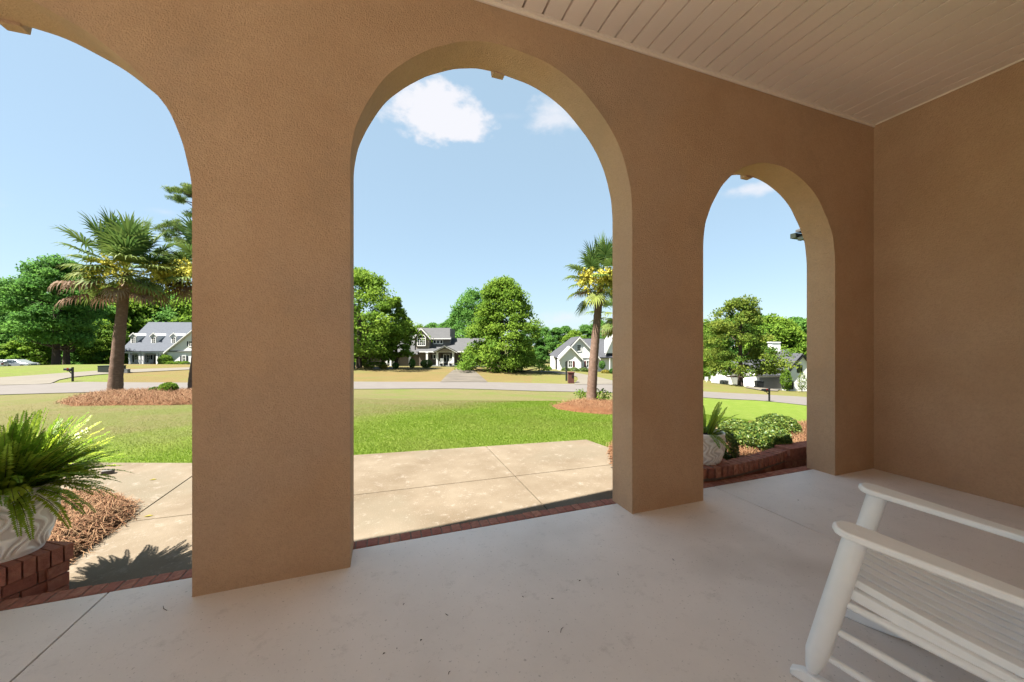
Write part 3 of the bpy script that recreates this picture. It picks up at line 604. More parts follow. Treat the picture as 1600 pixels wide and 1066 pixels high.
for px, top, d, k in [(725, 540, 80, 0), (750, 545, 74, 2), (775, 540, 70, 1), (800, 540, 72, 0), (825, 540, 76, 2), (845, 540, 74, 3), (560, 548, 66, 2), (535, 550, 64, 0)]: woods(px, top, d, k, Lw, 'low middle woods')
ORD = ['first', 'second', 'third', 'fourth', 'fifth', 'sixth', 'seventh', 'eighth', 'ninth', 'tenth', 'eleventh', 'twelfth', 'thirteenth', 'fourteenth', 'fifteenth', 'sixteenth', 'seventeenth', 'eighteenth', 'nineteenth', 'twentieth', 'twenty-first']
for grp, L_ in WL.items():
    for i, (px, o, lab) in enumerate(sorted(L_, key=lambda q: q[0])): o['label'] = ORD[i]+' from left, '+lab
# ------------------------------------------------------------------ palms
def fan(V, F, T, org, az, el, pet, bl, nseg, droop, r, tint):
    """one costapalmate frond: petiole and a folded fan of narrow segments with drooping tips"""
    ca, sa, ce, se = math.cos(az), math.sin(az), math.cos(el), math.sin(el)
    f = np.array([ca*ce, sa*ce, se]); s = np.array([-sa, ca, 0]); u = np.cross(s, f)*-1; u = np.cross(f, s)
    def put(vs, fs, t):
        n = len(V); V.extend(vs); F.extend([tuple(i+n for i in q) for q in fs]); T.extend([t]*len(fs))
    e = org+f*pet+np.array([0, 0, -pet*droop*.12]); w = .014
    put([org-s*w*1.6, org+s*w*1.6, e+s*w, e-s*w], [(0, 1, 2, 3)], min(1, tint+.35))
    for i in range(nseg):
        a = (i/(nseg-1)-.5)*2*2.05; L = bl*(1-.28*abs(a)/2.05)*r.uniform(.9, 1.08); base = e+f*(.28*bl*math.cos(a*.5)**2)
        d = f*math.cos(a)+s*math.sin(a)+u*(.22*abs(math.sin(a))); d /= np.linalg.norm(d); side = np.cross(d, u); side /= (np.linalg.norm(side)+1e-9)
        w = bl*.042; p1 = base+d*L*.5; d2 = d+np.array([0, 0, -droop*r.uniform(.35, .8)]); d2 /= np.linalg.norm(d2); p2 = p1+d2*L*.32
        d3 = d2+np.array([0, 0, -droop*r.uniform(.5, 1.4)]); d3 /= np.linalg.norm(d3); p3 = p2+d3*L*.28; fold = u*w*.5*(1 if i % 2 else -1)
        put([base-side*w*.4, base+side*w*.4, p1-side*w+fold, p1+side*w-fold, p2-side*w*.6, p2+side*w*.6, p3], [(0, 1, 3, 2), (2, 3, 5, 4)], float(np.clip(tint+r.uniform(-.15, .15), 0, 1)))
        n = len(V)-7; F.append((n+4, n+5, n+6, n+6)); T.append(float(np.clip(tint+.15, 0, 1)))
def palm(label, px, pyb, d, crown_px, crown_py, rcr, seed, flowers, ndead=16, ngreen=34, tr=.2, elmin=-.5, flow_az=()):
    r = np.random.default_rng(seed); p = GP(px, d); zc = HC+(CY-crown_py)*d/FPX-p[2]; st = ray(crown_px)*d-p[:2]
    t = thing('palm_tree', label, 'palm tree', tuple(p), 0, None); top = np.array([st[0], st[1], zc])
    b = MB(); n = 46; pts = []; rad = []; 
    for i in range(n+1):
        u = i/n; c = top*np.array([0, 0, u])+np.array([top[0], top[1], 0])*(u**1.35); pts.append(c-np.array([0, 0, .25*(1-u)*(i == 0)])); rad.append(tr*(1.0-.32*u+.18*math.exp(-u*14))*(1+.035*(i % 2)+.02*r.normal()))
    b.tube(pts, rad, 14); o = b.build('trunk', M['palmbark'], t, smooth='all')
    for i, q in enumerate(o.data.attributes['tint'].data): q.value = r.random()*.8
    V, F, T = [], [], []
    for i in range(ngreen):
        u = i/ngreen; el = 1.5-(1.5-elmin)*u**.9+r.normal()*.1; up_ = 1+.12*max(0, math.sin(el))**2; az = i*2.399+r.normal()*.2
        fan(V, F, T, top+np.array([0, 0, .05]), az, el, rcr*r.uniform(.42, .78)*up_, rcr*r.uniform(.40, .54)*up_, 24, .2+.9*u, r, float(np.clip(.1+.6*u*r.random()+(.12 if u > .7 else 0), 0, .8)))
    def tri(F_): return [(a, b_, c) if c == d_ else (a, b_, c, d_) for a, b_, c, d_ in F_]
    def blt(name, V, F, T, m):
        me = bpy.data.meshes.new(name); me.from_pydata([tuple(v) for v in V], [], tri(F)); me.update(); at = me.attributes.new('tint', 'FLOAT', 'FACE'); at.data.foreach_set('value', T)
        me.materials.append(m); o = bpy.data.objects.new(name, me); C.objects.link(o); o.parent = t; return o
    blt('crown', V, F, T, M['palm'])
    V, F, T = [], [], []
    for i in range(ndead):
        az = i*2.399+1.1+r.normal()*.3; fan(V, F, T, top+np.array([0, 0, -.1-.15*r.random()]), az, -.02-.42*r.random(), rcr*r.uniform(.35, .72), rcr*r.uniform(.34, .48), 20, 2.4, r, r.random())
    if ndead: blt('dead_fronds', V, F, T, M['deadpalm'])
    if flowers:
        for i in range(flowers):
            P = []
            az = flow_az[i] if i < len(flow_az) else r.uniform(0, 6.28); c = top+np.array([math.cos(az)*rcr*.52, math.sin(az)*rcr*.52, rcr*.04])
            for k in range(60):
                dd = r.normal(size=3)*np.array([1, 1, .75]); dd[2] += .15; dd += np.array([math.cos(az), math.sin(az), 0])*.5; dd /= np.linalg.norm(dd); s_ = np.linspace(.08, rcr*.42, 26)[:, None]
                P.append(c+dd*s_+np.array([0, 0, -.5])*s_**2+r.normal(size=(26, 3))*.02)
            P = np.vstack(P); Vq, Fq = leafquads(P, .075, None, .8); npmesh('flower_cluster', Vq, Fq, M['flower'], r.random(len(P)), t)
    return t
camaz = lambda px: math.atan2(-ray(px)[1], -ray(px)[0])
palm('leaning fan palm with brown hanging fronds on the left straw bed', 180, 612, 13.6, 198, 426, 1.6, 5, 2, 15, 54, .20, -.55, (camaz(200)-.5, camaz(200)+1.0, camaz(200)-1.2, camaz(200)+.1))
palm('fan palm half hidden by the left pier, near a yellow bloom', 303, 612, 15.2, 328, 430, 1.65, 6, 4, 16, 34, .2, -.5, (camaz(310)-.8, camaz(310)-.2))
palm('upright fan palm with bright yellow bloom beside the pier in the middle arch', 924, 629, 12.5, 939, 440, 1.12, 8, 3, 3, 36, .165, -.8, (camaz(935)+.4, camaz(935)-.7))
palm('shorter fan palm mostly hidden behind the yellow-blooming palm and pier', 975, 626, 16.5, 972, 492, 1.4, 9, 1, 6, 28, .2, -.6)
# ------------------------------------------------------------------ straw beds, plants in them
def strands(P, L, m, name='needle_litter', parent=None, zs=.02, tilt=.35):
    n = len(P); a = rng.uniform(0, 2*math.pi, n); el = rng.normal(size=n)*tilt; d = np.stack([np.cos(a)*np.cos(el), np.sin(a)*np.cos(el), np.sin(el)], 1); l = L*rng.uniform(.5, 1.2, n)[:, None]
    s = np.stack([-np.sin(a), np.cos(a), np.zeros(n)], 1)*.0012*(L/.1)**.5*1.3; c2 = P+np.array([0, 0, 1])*rng.uniform(0, zs, n)[:, None]+rng.normal(size=(n, 3))*L*.12
    A1 = P-d*l*.5; B1 = P+d*l*.5
    V = np.stack([A1-s, A1+s, c2+s, c2-s, B1+s, B1-s], 1).reshape(-1, 3); i = np.arange(n)[:, None]*6
    F = np.concatenate([i+np.array([0, 1, 2, 3]), i+np.array([3, 2, 4, 5])]); t = rng.random(n); return npmesh(name, V, F, m, np.concatenate([t, t]), parent)
def inpoly(P, poly):
    x, y = P[:, 0], P[:, 1]; c = np.zeros(len(P), bool); n = len(poly)
    for i in range(n):
        x0, y0 = poly[i][:2]; x1, y1 = poly[i-1][:2]
        c ^= ((y0 > y) != (y1 > y)) & (x < (x1-x0)*(y-y0)/(y1-y0+1e-12)+x0)
    return c
def edgedist(P, poly):
    dd = np.full(len(P), 1e9); n = len(poly)
    for i in range(n):
        a = np.array(poly[i][:2]); b = np.array(poly[i-1][:2]); ab = b-a; t = np.clip(((P-a)@ab)/(ab@ab+1e-12), 0, 1); dd = np.minimum(dd, np.linalg.norm(P-(a+t[:, None]*ab), axis=1))
    return dd
BEDS = []
def bed(poly, zfun, label, nstr, L, cell, rise, ew):
    poly = [tuple(p) for p in poly]; BEDS.append(poly); P = np.array(poly); lo = P.min(0)-.1; hi = P.max(0)+.1
    xs = np.arange(lo[0], hi[0]+cell, cell); ys = np.arange(lo[1], hi[1]+cell, cell); X, Y = np.meshgrid(xs, ys, indexing='ij'); q = np.stack([X.ravel(), Y.ravel()], 1)
    def zz(q):
        e = np.where(inpoly(q, poly), edgedist(q, poly), -edgedist(q, poly)); h = np.clip(e/ew, -1, 1)
        nn = np.array([noise.noise(Vector((a*4, b*4, 1)))*.5+noise.noise(Vector((a*13, b*13, 2)))*.25 for a, b in q])
        return zfun(q[:, 0], q[:, 1])+rise*np.where(h > 0, np.sin(h*math.pi/2), h*1.5)+nn*rise*.45-.012
    Z = zz(q); V = np.column_stack([q, Z]); ny = len(ys); i = np.arange(len(xs)-1)[:, None]; jj = np.arange(ny-1)[None]
    F = np.stack([i*ny+jj, (i+1)*ny+jj, (i+1)*ny+jj+1, i*ny+jj+1], -1).reshape(-1, 4)
    ok = (edgedist(q, poly) < cell*1.5) | inpoly(q, poly); F = F[ok[F].all(1)]
    o = npmesh('pine_straw', V, F, M['straw'], rng.random(len(F))); tag(o, label, None, None, 'stuff')
    for p in o.data.polygons: p.use_smooth = True
    if nstr:
        S = rng.uniform(lo, hi, (nstr*3, 2)); S = S[inpoly(S, poly) | ((edgedist(S, poly) < .05) & (rng.random(len(S)) < .35))][:nstr]
        Sz = zz(S)+.012; strands(np.column_stack([S, Sz]), L, M['strand'], 'needle_litter', o, .04)
    return zz
bl = gp([(88, 630), (110, 623), (150, 616.5), (200, 613.5), (260, 612.5), (330, 613), (345, 622), (330, 632), (260, 633.5), (180, 634), (110, 635)])
bed(bl, H, 'mound of rusty pine straw round the leaning palm', 9000, .3, .12, .09, .5)
bm_ = gp([(860, 634), (885, 629.5), (930, 627), (985, 626), (1010, 632), (1000, 645), (950, 648.5), (905, 645), (870, 640)])
bed(bm_, H, 'mound of rusty pine straw round the yellow-blooming palm', 7000, .26, .1, .10, .4)
flat = lambda v: (lambda x, y: np.full(np.shape(x), v))
bed([(-2.03, 2.95), (-2.03, 3.4), (-2.04, 4.0), (-2.2, 4.35), (-2.52, 4.62), (-3.1, 4.69), (-4.6, 4.74), (-4.6, 2.65), (-2.5, 2.65)], flat(-.15), 'heap of dry pine straw behind the brick pedestal', 26000, .16, .05, .10, .18)
zr = lambda x, y: np.interp(y, [2.7, 3.3, 4.8, 5.2], [.03, .0, -.17, -.2])
bed([(2.75, 2.86), (3.1, 2.84), (3.6, 2.86), (4.3, 2.97), (4.85, 2.9), (5.7, 3.25), (7.6, 3.25), (7.4, 4.3), (6.4, 4.75), (5.2, 4.75), (3.9, 4.8), (3.1, 4.5), (2.5, 3.5)], zr, 'golden pine straw round the clipped hedge behind the curved wall', 16000, .13, .06, .05, .15)
def bush(name, label, cat, loc, rx, ry, rz, n, size, m, group=None, lift=.5, seed=0, stem=True, lump=.06):
    r = np.random.default_rng(seed+100); t = thing(name, label, cat, loc, 0, group); g = r.normal(size=(n, 3)); g /= np.linalg.norm(g, axis=1)[:, None]
    k = np.array([1+lump*2*noise.noise(Vector((a*2.3+seed, b*2.3, c*2.3)))+lump*noise.noise(Vector((a*6+seed, b*6, c*6))) for a, b, c in g]); rad = (r.random(n)**.12)*k
    P = g*rad[:, None]*np.array([rx, ry, rz])+np.array([0, 0, rz*lift*2]); P = P[P[:, 2] > .01]; g = g[:len(P)]
    V, F = leafquads(P, size, P-np.array([0, 0, rz])+r.normal(size=P.shape)*rx*.7, .6); npmesh('foliage', V, F, m, np.clip(r.random(len(P))**1.6, 0, 1), t)
    b = MB()
    for i in range(5 if stem else 1): a = i*1.3; b.tube([(math.cos(a)*.03, math.sin(a)*.03, -.05), (math.cos(a)*rx*.5, math.sin(a)*ry*.5, rz*lift*2)], [.012 if rx < 1 else .05, .006], 5)
    b.build('stem', M['bark'], t); return t
def at(px, d, z): v = ray(px)*d; return (v[0], v[1], z)
bush('boxwood', 'clipped variegated bush nearest the curved brick wall', 'shrub', at(1187, 4.55, -.06), .34, .33, .195, 15000, .03, M['box'], 'clipped shrubs behind the curved wall', .5, 1)
bush('boxwood', 'taller clipped bush at the back right of the wall planter', 'shrub', at(1214, 5.5, -.15), .30, .30, .195, 11000, .03, M['box'], 'clipped shrubs behind the curved wall', .5, 2)
bush('boxwood', 'clipped bush just right of the patterned white pot', 'shrub', at(1154, 5.0, -.1), .24, .26, .185, 9000, .03, M['box'], 'clipped shrubs behind the curved wall', .5, 3)
bush('boxwood', 'small low bush hugging the side of the patterned white pot', 'shrub', at(1138, 4.0, -.03), .09, .1, .20, 2000, .026, M['box'], 'clipped shrubs behind the curved wall', .5, 4)
bush('bed_shrub', 'small leafy green shrub on the left straw mound', 'shrub', tuple(GP(263, 12.0)+np.array([0, 0, .05])), .24, .24, .16, 1500, .08, M['leaf'], None, .5, 5)
bush('bed_shrub', 'sprawling low shrub left of the small one on the left mound', 'shrub', tuple(GP(246, 12.4)+np.array([0, 0, .05])), .24, .2, .08, 700, .07, M['needle'], None, .5, 6)
bush('bed_shrub', 'thin leafy sprigs at the foot of the yellow-blooming palm', 'shrub', tuple(GP(938, 12.6)+np.array([0, 0, .05])), .32, .3, .22, 380, .075, M['leaf'], None, .5, 7, lump=.4)
bush('bed_shrub', 'leafy sprigs left of the yellow-blooming palm trunk', 'shrub', tuple(GP(908, 12.9)+np.array([0, 0, .1])), .2, .2, .16, 220, .07, M['leaf'], None, .5, 8, lump=.4)
# ------------------------------------------------------------------ potted ferns
def potted(label, loc, rz, seed, nfr, Lmin, Lmax, elf, bias=(0, 0), thin=1.0, hs=1.0):
    r = np.random.default_rng(seed); t = thing('potted_fern', label, 'potted fern', loc, rz, 'white pots flanking the porch steps'); k = 220; nz = 120
    prof = lambda u: .128+.052*math.sin(min(1, u*1.25)*math.pi/2)+.006*math.sin(u*math.pi)
    V = []; F = []
    for i in range(nz+1):
        u = i/nz; z = .32*hs*u; rr = prof(u)
        for j_ in range(k):
            a = 2*math.pi*j_/k; e = 0
            if .04 < u < .9:
                ph = 22*a+3.4*math.sin(15*u+1.6*math.sin(3*a))+2.2*math.sin(5*a+9*u); e = .0055*max(-.7, min(.9, 1.8*math.sin(ph)))*min(1, (u-.04)*18, (.9-u)*18)
            if u >= .93: e = .006
            V.append(((rr+e)*math.cos(a), (rr+e)*math.sin(a), z))
    for i in range(nz):
        for j_ in range(k): F.append((i*k+j_, i*k+(j_+1) % k, (i+1)*k+(j_+1) % k, (i+1)*k+j_))
    n = len(V)
    for rr, z in ((.178, .327*hs), (.168, .322*hs), (.162, .28*hs)):
        for j_ in range(k): a = 2*math.pi*j_/k; V.append((rr*math.cos(a), rr*math.sin(a), z))
    for i in range(nz, nz+3):
        for j_ in range(k): F.append((i*k+j_, i*k+(j_+1) % k, (i+1)*k+(j_+1) % k, (i+1)*k+j_))
    F.append(tuple(reversed(range(k)))); mb = MB(); mb.add(V, F)
    for q in range(nz*k):
        i_, j_ = divmod(q, k); u = i_/nz; e_ = math.hypot(V[q][0], V[q][1])-prof(u); mb.t[q] = max(0, min(1, .5+e_*150)) if .04 < u < .9 else 1
    for q in range(nz*k, len(mb.t)): mb.t[q] = 1
    mb.build('pot', M['pot'], t, smooth=True)
    s = MB(); s.lathe([(.0, .275*hs), (.164, .28*hs), (.164, .285*hs), (.08, .30*hs), (.001, .302*hs)], k=30); s.build('soil', M['soil'], t)
    Vq = []; Fq = []; Tq = []; st = MB()
    for f in range(nfr):
        az = r.uniform(0, 2*math.pi); el = elf(r); L = r.uniform(Lmin, Lmax); n = 17; drp = r.uniform(.6, 1.8)*(1.15-max(0, el)*.55)
        p = np.array([math.cos(az)*.09*r.random()**.5, math.sin(az)*.09*r.random()**.5, .29*hs]); d = np.array([math.cos(az)*math.cos(el)+bias[0], math.sin(az)*math.cos(el)+bias[1], math.sin(el)]); d /= np.linalg.norm(d)
        pts = [p.copy()]; tint = float(np.clip(.12+.5*r.random()**2+(.45 if r.random() < .12 else 0), 0, 1))
        for i in range(n): d = d+np.array([0, 0, -drp/n]); d /= np.linalg.norm(d); p = p+d*L/n; pts.append(p.copy())
        st.tube(pts[::3]+[pts[-1]], [.0028*(1-.8*i/6) for i in range(len(pts[::3])+1)], 3)
        tw = r.uniform(-.5, .5)
        m_ = int(L/.0125)
        for i in range(m_):
            u = .1+.9*i/m_; x = u*n; i0 = min(int(x), n-1); q = pts[i0]+(pts[i0+1]-pts[i0])*(x-i0); dd = pts[i0+1]-pts[i0]; dd /= np.linalg.norm(dd)
            sd = np.cross(dd, [0, 0, 1]); sd /= (np.linalg.norm(sd)+1e-6); up = np.cross(sd, dd); sd = sd*math.cos(tw)+up*math.sin(tw)
            ll = .031*thin*(math.sin(math.pi*min(1, u*.86+.12))**.6)*r.uniform(.85, 1.1); w = .0078
            for s_ in (1, -1):
                e = q+(sd*s_*.95+dd*.35+up*r.uniform(-.25, .3))*ll; c = (q+e)/2; b0 = len(Vq)
                Vq += [q-dd*w*.4, c-dd*w+up*.002, e, c+dd*w+up*.002]; Fq.append((b0, b0+1, b0+2, b0+3)); Tq.append(min(1, max(0, tint+r.uniform(-.12, .12))))
    npmesh('fronds', np.array(Vq), np.array(Fq), M['fern'], Tq, t); st.build('stalks', M['stem'], t); return t
potted('large bushy fern in a swirl-patterned white pot on the brick pedestal', (-1.985, 2.855, .166), .3, 21, 400, .27, .48, lambda r: r.uniform(.35, 1.5), (.08, .03), 1.0, 1.15)
potted('thin upright fern in a scroll-patterned white pot by the middle pier', (3.10, 2.86, .11), 1.3, 22, 46, .22, .42, lambda r: r.uniform(.3, 1.4), (0, 0), .8, 1.0)
# ------------------------------------------------------------------ rocking chair
def chair():
    t = thing('rocking_chair', 'white wooden slatted rocking chair at the right edge of the porch', 'rocking chair', (1.862, 1.065, 0), R_(20)); tilt = R_(12.5)
    ct, s_ = math.cos(tilt), math.sin(tilt)
    def TL(p): x, y, z = p; y2 = y*ct-z*s_; z2 = y*s_+z*ct; return (x, y2, z2+.028)
    def bd(mb, name, **k):
        mb.v = [TL(p) for p in mb.v]; return mb.build(name, M['white'], t, **k)
    for sx in (-1, 1):
        x = sx*.295
        prof = [(.018, .03), (.024, .05), (.037, .11), (.037, .30), (.035, .62)]
        b = MB(); k = 18; vs = []; b.tube([(x, 0, z) for r_, z in prof], [r_ for r_, z in prof], 18); bd(b, 'front_leg', smooth=True)
        b = MB(); b.tube([(x, -.46, .02), (x, -.46, .1), (x, -.47, .45), (x, -.56, 1.12)], [.017, .03, .03, .022], 14); bd(b, 'back_leg', smooth=True)
        # arm: paddle shaped board
        b = MB(); top = []; 
        for i in range(41):
            y = .068-.573*i/40; 
            w = .056*math.sqrt(max(.0, 1-((4-i)/4.0)**2))+.004 if i <= 4 else .060-.022*min(1, (i-4)/26)
            top.append((w, y))
        out = [(x+w, y) for w, y in top]+[(x-w, y) for w, y in reversed(top)]
        b.prism(out, .621, .647); b.v = [(p[0], p[1], p[2]-.095*p[1]) for p in b.v]; bd(b, 'arm', bevel=.006, smooth=True)
        for z in (.36, .24, .12): b = MB(); b.tube([(x, -.47, z+.04), (x, -.2, z+.016), (x, 0, z)], [.012, .016, .012], 10); bd(b, 'side_rung', smooth=True)
        # rocker
        b = MB(); R0 = 1.15; vs = []; n = 30
        for i in range(n+1):
            a = -.86+.965*i/n; yc = R0*math.sin(a)-.06; zc = R0-R0*math.cos(a)
            e = .022 if 0 < i < n else .012
            vs += [(x-.018, yc, zc-.0), (x+.018, yc, zc-.0), (x+.018, yc, zc+e*2), (x-.018, yc, zc+e*2)]
        fs = [(3, 2, 1, 0)]+[(i*4+j_, i*4+(j_+1) % 4, i*4+4+(j_+1) % 4, i*4+4+j_) for i in range(n) for j_ in range(4)]+[(n*4, n*4+1, n*4+2, n*4+3)]
        # rocker is laid on the floor so it is not tilted with the frame
        b.add([(p[0], p[1]*.985-.0, p[2]) for p in vs], fs); b.build('rocker', M['white'], t, bevel=.005, smooth=True)
    for z in (.34, .17): b = MB(); b.tube([(-.295, 0, z), (0, 0, z), (.295, 0, z)], [.011, .016, .011], 10); bd(b, 'front_rung', smooth=True)
    b = MB(); b.tube([(-.295, -.47, .25), (.295, -.47, .25)], .014, 10); bd(b, 'rear_rung', smooth=True)
    # seat: slats running front to back, dished
    for i in range(10):
        xc = -.2475+.055*i; b = MB(); vs = []; n = 16; hw = .021
        for k in range(n+1):
            u = k/n; y = .035-.50*u; z = .452-.022*math.sin(min(1, u*1.15)*math.pi*.6)+.018*u; z -= .03*max(0, 1-u*8)**2
            vs += [(xc-hw, y, z-.02), (xc+hw, y, z-.02), (xc+hw, y, z+.009), (xc-hw, y, z+.009)]
        fs = [(3, 2, 1, 0)]+[(k*4+j_, k*4+(j_+1) % 4, k*4+4+(j_+1) % 4, k*4+4+j_) for k in range(n) for j_ in range(4)]+[(n*4, n*4+1, n*4+2, n*4+3)]
        b.add(vs, fs); bd(b, 'seat_slat', bevel=.0025, smooth=True)
    for nm, y, z in (('seat_rail', -.02, .408), ('seat_rail', -.44, .415)):
        b = MB(); b.box(-.292, .292, y-.014, y+.014, z-.026, z+.026); bd(b, nm, bevel=.004)
    for sx in (-1, 1): b = MB(); b.box(sx*.279-.012, sx*.279+.012, -.425, -.035, .385, .425); bd(b, 'seat_rail', bevel=.004)
    for i in range(9):
        xc = -.216+.054*i; b = MB(); b.add([(xc-.02, -.462, .44), (xc+.02, -.462, .44), (xc+.02, -.55, 1.08), (xc-.02, -.55, 1.08), (xc-.02, -.476, .44), (xc+.02, -.476, .44), (xc+.02, -.564, 1.08), (xc-.02, -.564, 1.08)], [(0, 1, 2, 3), (7, 6, 5, 4), (0, 4, 5, 1), (1, 5, 6, 2), (2, 6, 7, 3), (3, 7, 4, 0)]); bd(b, 'back_slat', bevel=.003)
    for z, y in ((.46, -.475), (1.06, -.555)): b = MB(); b.box(-.29, .29, y-.012, y+.012, z-.04, z+.04); bd(b, 'back_rail', bevel=.005)
    # seen from the left: turned frame, so screws on arms are small plugs
    for sx in (-1, 1): b = MB(); b.lathe([(.006, .0), (.006, .0012)], (sx*.295, 0, .647), 10); bd(b, 'screw_plug')
    return t
chair()
# ------------------------------------------------------------------ houses across the street
class Hs:
    def __init__(s, name, label, px, py, d, cat='house'):
        s.px, s.py, s.d = px, py, d; v = ray(px)*d; s.z = HC-(py-CY)*d/FPX
        s.t = thing(name, label, cat, (v[0], v[1], s.z), -YAW); s.b = {}
    def L(s, px, py, dy=0): d = s.d+dy; return (((px-800)*d-(s.px-800)*s.d)/FPX, dy, HC-(py-CY)*d/FPX-s.z)
    def rect(s, mb, x0, y0, x1, y1, dy, th=.12):   # px rect -> box whose front is at dy
        a = s.L(x0, y1, dy); b = s.L(x1, y0, dy); mb.box(a[0], b[0], dy, dy+th, a[2], b[2]); return mb
    def wall(s, name, m, x0, y0, x1, y1, dy, th): b = MB(); s.rect(b, x0, y0, x1, y1, dy, th); return b.build(name, M[m], s.t)
    def gab(s, name, m, pts, dy, th): b = MB(); b.prismy([(s.L(x, y, dy)[0], s.L(x, y, dy)[2]) for x, y in pts], dy, dy+th); return b.build(name, M[m], s.t)
    def roof(s, name, m, pts, th=.12): b = MB(); b.slab([s.L(*p) for p in pts], th); return b.build(name, M[m], s.t)
    def window(s, x0, y0, x1, y1, dy, nx=2, ny=2, shut=None, fr='trim', sw=2.2, arch=0):
        f = MB(); a = s.L(x0, y1, dy); b = s.L(x1, y0, dy); w = .13; X0, X1, Z0_, Z1_ = a[0], b[0], a[2], b[2]
        f.box(X0-w, X0, dy-.07, dy, Z0_-w, Z1_+w); f.box(X1, X1+w, dy-.07, dy, Z0_-w, Z1_+w); f.box(X0, X1, dy-.07, dy, Z0_-w*1.3, Z0_); f.box(X0, X1, dy-.07, dy, Z1_, Z1_+w)
        for i in range(1, nx): x = X0+(X1-X0)*i/nx; f.box(x-.03, x+.03, dy-.05, dy-.021, Z0_, Z1_)
        for i in range(1, ny): z = Z0_+(Z1_-Z0_)*i/ny; f.box(X0, X1, dy-.048, dy-.023, z-.03, z+.03)
        wo = MB().box(X0, X1, dy-.02, dy-.005, Z0_, Z1_).build('window', M['glass'], s.t); f.build('frame', M[fr], wo)
        if arch:
            g = MB(); cx = (X0+X1)/2; rr = (X1-X0)/2; pl = [(cx+rr*math.cos(k*math.pi/14), Z1_+w+arch*math.sin(k*math.pi/14)) for k in range(15)]; g.prismy(pl, dy-.02, dy-.005); g.build('fanlight', M['glass'], wo)
            g = MB(); po = [(cx+(rr+w)*math.cos(k*math.pi/14), Z1_+w+(arch+w)*math.sin(k*math.pi/14)) for k in range(15)]
            for q0, q1, p0, p1 in zip(pl[:-1], pl[1:], po[:-1], po[1:]): g.prismy([q0, p0, p1, q1], dy-.07, dy)
            g.build('fanlight_frame', M[fr], wo)
        if shut:
            sp = sw*(s.d+dy)/FPX
            for xx in (X0-w-sp, X1+w): MB().box(xx, xx+sp, dy-.06, dy-.002, Z0_, Z1_).build('shutter', M[shut], s.t)
    def col(s, x, y0, y1, dy, r=.15, name='column'):
        a = s.L(x, y1, dy); b = s.L(x, y0, dy); m = MB(); m.box(a[0]-r, a[0]+r, dy-r, dy+r, a[2], b[2]); m.box(a[0]-r*1.35, a[0]+r*1.35, dy-r*1.35, dy+r*1.35, b[2]-.12, b[2]-.01); m.box(a[0]-r*1.3, a[0]+r*1.3, dy-r*1.3, dy+r*1.3, a[2], a[2]+.14); return m.build(name, M['trim'], s.t)
    def groof(s, name, m, pts, dy, depth, th=.14):
        q = [s.L(x, y, dy) for x, y in pts]; b = MB()
        for a, c in zip(q[:-1], q[1:]): b.prismy([(a[0], a[2]), (c[0], c[2]), (c[0], c[2]+th), (a[0], a[2]+th)], dy, dy+depth)
        return b.build(name, M[m], s.t)
    def rake(s, pts, dy, w=.22, m='trim', name='rake_trim', th=.3):
        b = MB(); q = [s.L(x, y, dy) for x, y in pts]
        for a, c in zip(q[:-1], q[1:]): b.prismy([(a[0], a[2]-w), (c[0], c[2]-w), (c[0], c[2]+.05), (a[0], a[2]+.05)], dy-th, dy)
        return b.build(name, M[m], s.t)
# --- white house with porch and dormers (left)
h = Hs('dormer_house', 'white house with three dormers and columned porch left of the pier', 245, 573, 68)
h.wall('wall', 'hwhite', 202, 549, 262, 572.5, 2.6, 7); h.wall('wall', 'hwhite', 262, 549, 345, 573.5, -.4, 9)
h.roof('roof', 'shingle_b', [(187, 548.6, -.6), (262, 548.6, -.6), (345, 548.6, -.6), (345, 504, 7), (232, 503.5, 7)])
h.roof('roof', 'shingle_b', [(187, 548.6, -.6), (232, 503.5, 7), (206, 546, 14)])
h.wall('fascia', 'trim', 187, 549, 262, 552, -.5, .25)
h.gab('gable', 'hwhite', [(262, 549), (345, 549), (303, 516)], -.5, 5.5)
h.rake([(257, 551.5), (303, 515), (349, 551.5)], -.6); h.roof('roof', 'shingle_b', [(257, 550.5, -.9), (303, 514, -.9), (303, 514, 6), (262, 548, 6)]); h.roof('roof', 'shingle_b', [(303, 514, -.9), (349, 550.5, -.9), (344, 548, 6), (303, 514, 6)])
h.wall('fascia', 'palegrey', 262, 548.6, 345, 550, -.62, .1)
for x in (190, 203.5, 219.3, 224.2, 246.5, 251.5): h.col(x, 551.8, 572.8, -.2, .17)
for x0, x1 in ((211, 215.5), (230, 234.5)): h.window(x0, 555, x1, 566, 2.6, 2, 3, 'shutter', sw=2.6)
h.wall('door', 'dark', 240.5, 555, 243.5, 571, 2.52, .06)
h.window(285.5, 556.5, 290, 565, -.4, 2, 2, 'shutter', sw=2.6); h.window(315, 556.5, 320, 565, -.4, 2, 2, 'shutter', sw=2.6); h.window(296, 533.5, 300.5, 541, -.5, 2, 2, 'shutter', sw=2.4)
h.wall('porch_deck', 'palegrey', 188, 571.8, 262, 573.8, -.7, 3.2)
for cx in (208.7, 240.5, 271.8):
    dm = h.wall('dormer', 'hwhite', cx-4.6, 524.5, cx+4.6, 538.5, 1.4, 3.2)
    h.gab('dormer_gable', 'hwhite', [(cx-4.6, 524.6), (cx+4.6, 524.6), (cx, 520.8)], 1.4, 3.0); h.rake([(cx-6, 525.5), (cx, 520.3), (cx+6, 525.5)], 1.35, .16, th=.15)
    h.roof('dormer_roof', 'shingle_b', [(cx-6, 525.3, 1.2), (cx, 520, 1.2), (cx, 520, 5), (cx-6, 525.3, 5)], .06); h.roof('dormer_roof', 'shingle_b', [(cx, 520, 1.2), (cx+6, 525.3, 1.2), (cx+6, 525.3, 5), (cx, 520, 5)], .06)
    h.window(cx-2.4, 527.6, cx+2.4, 536, 1.4, 2, 3)
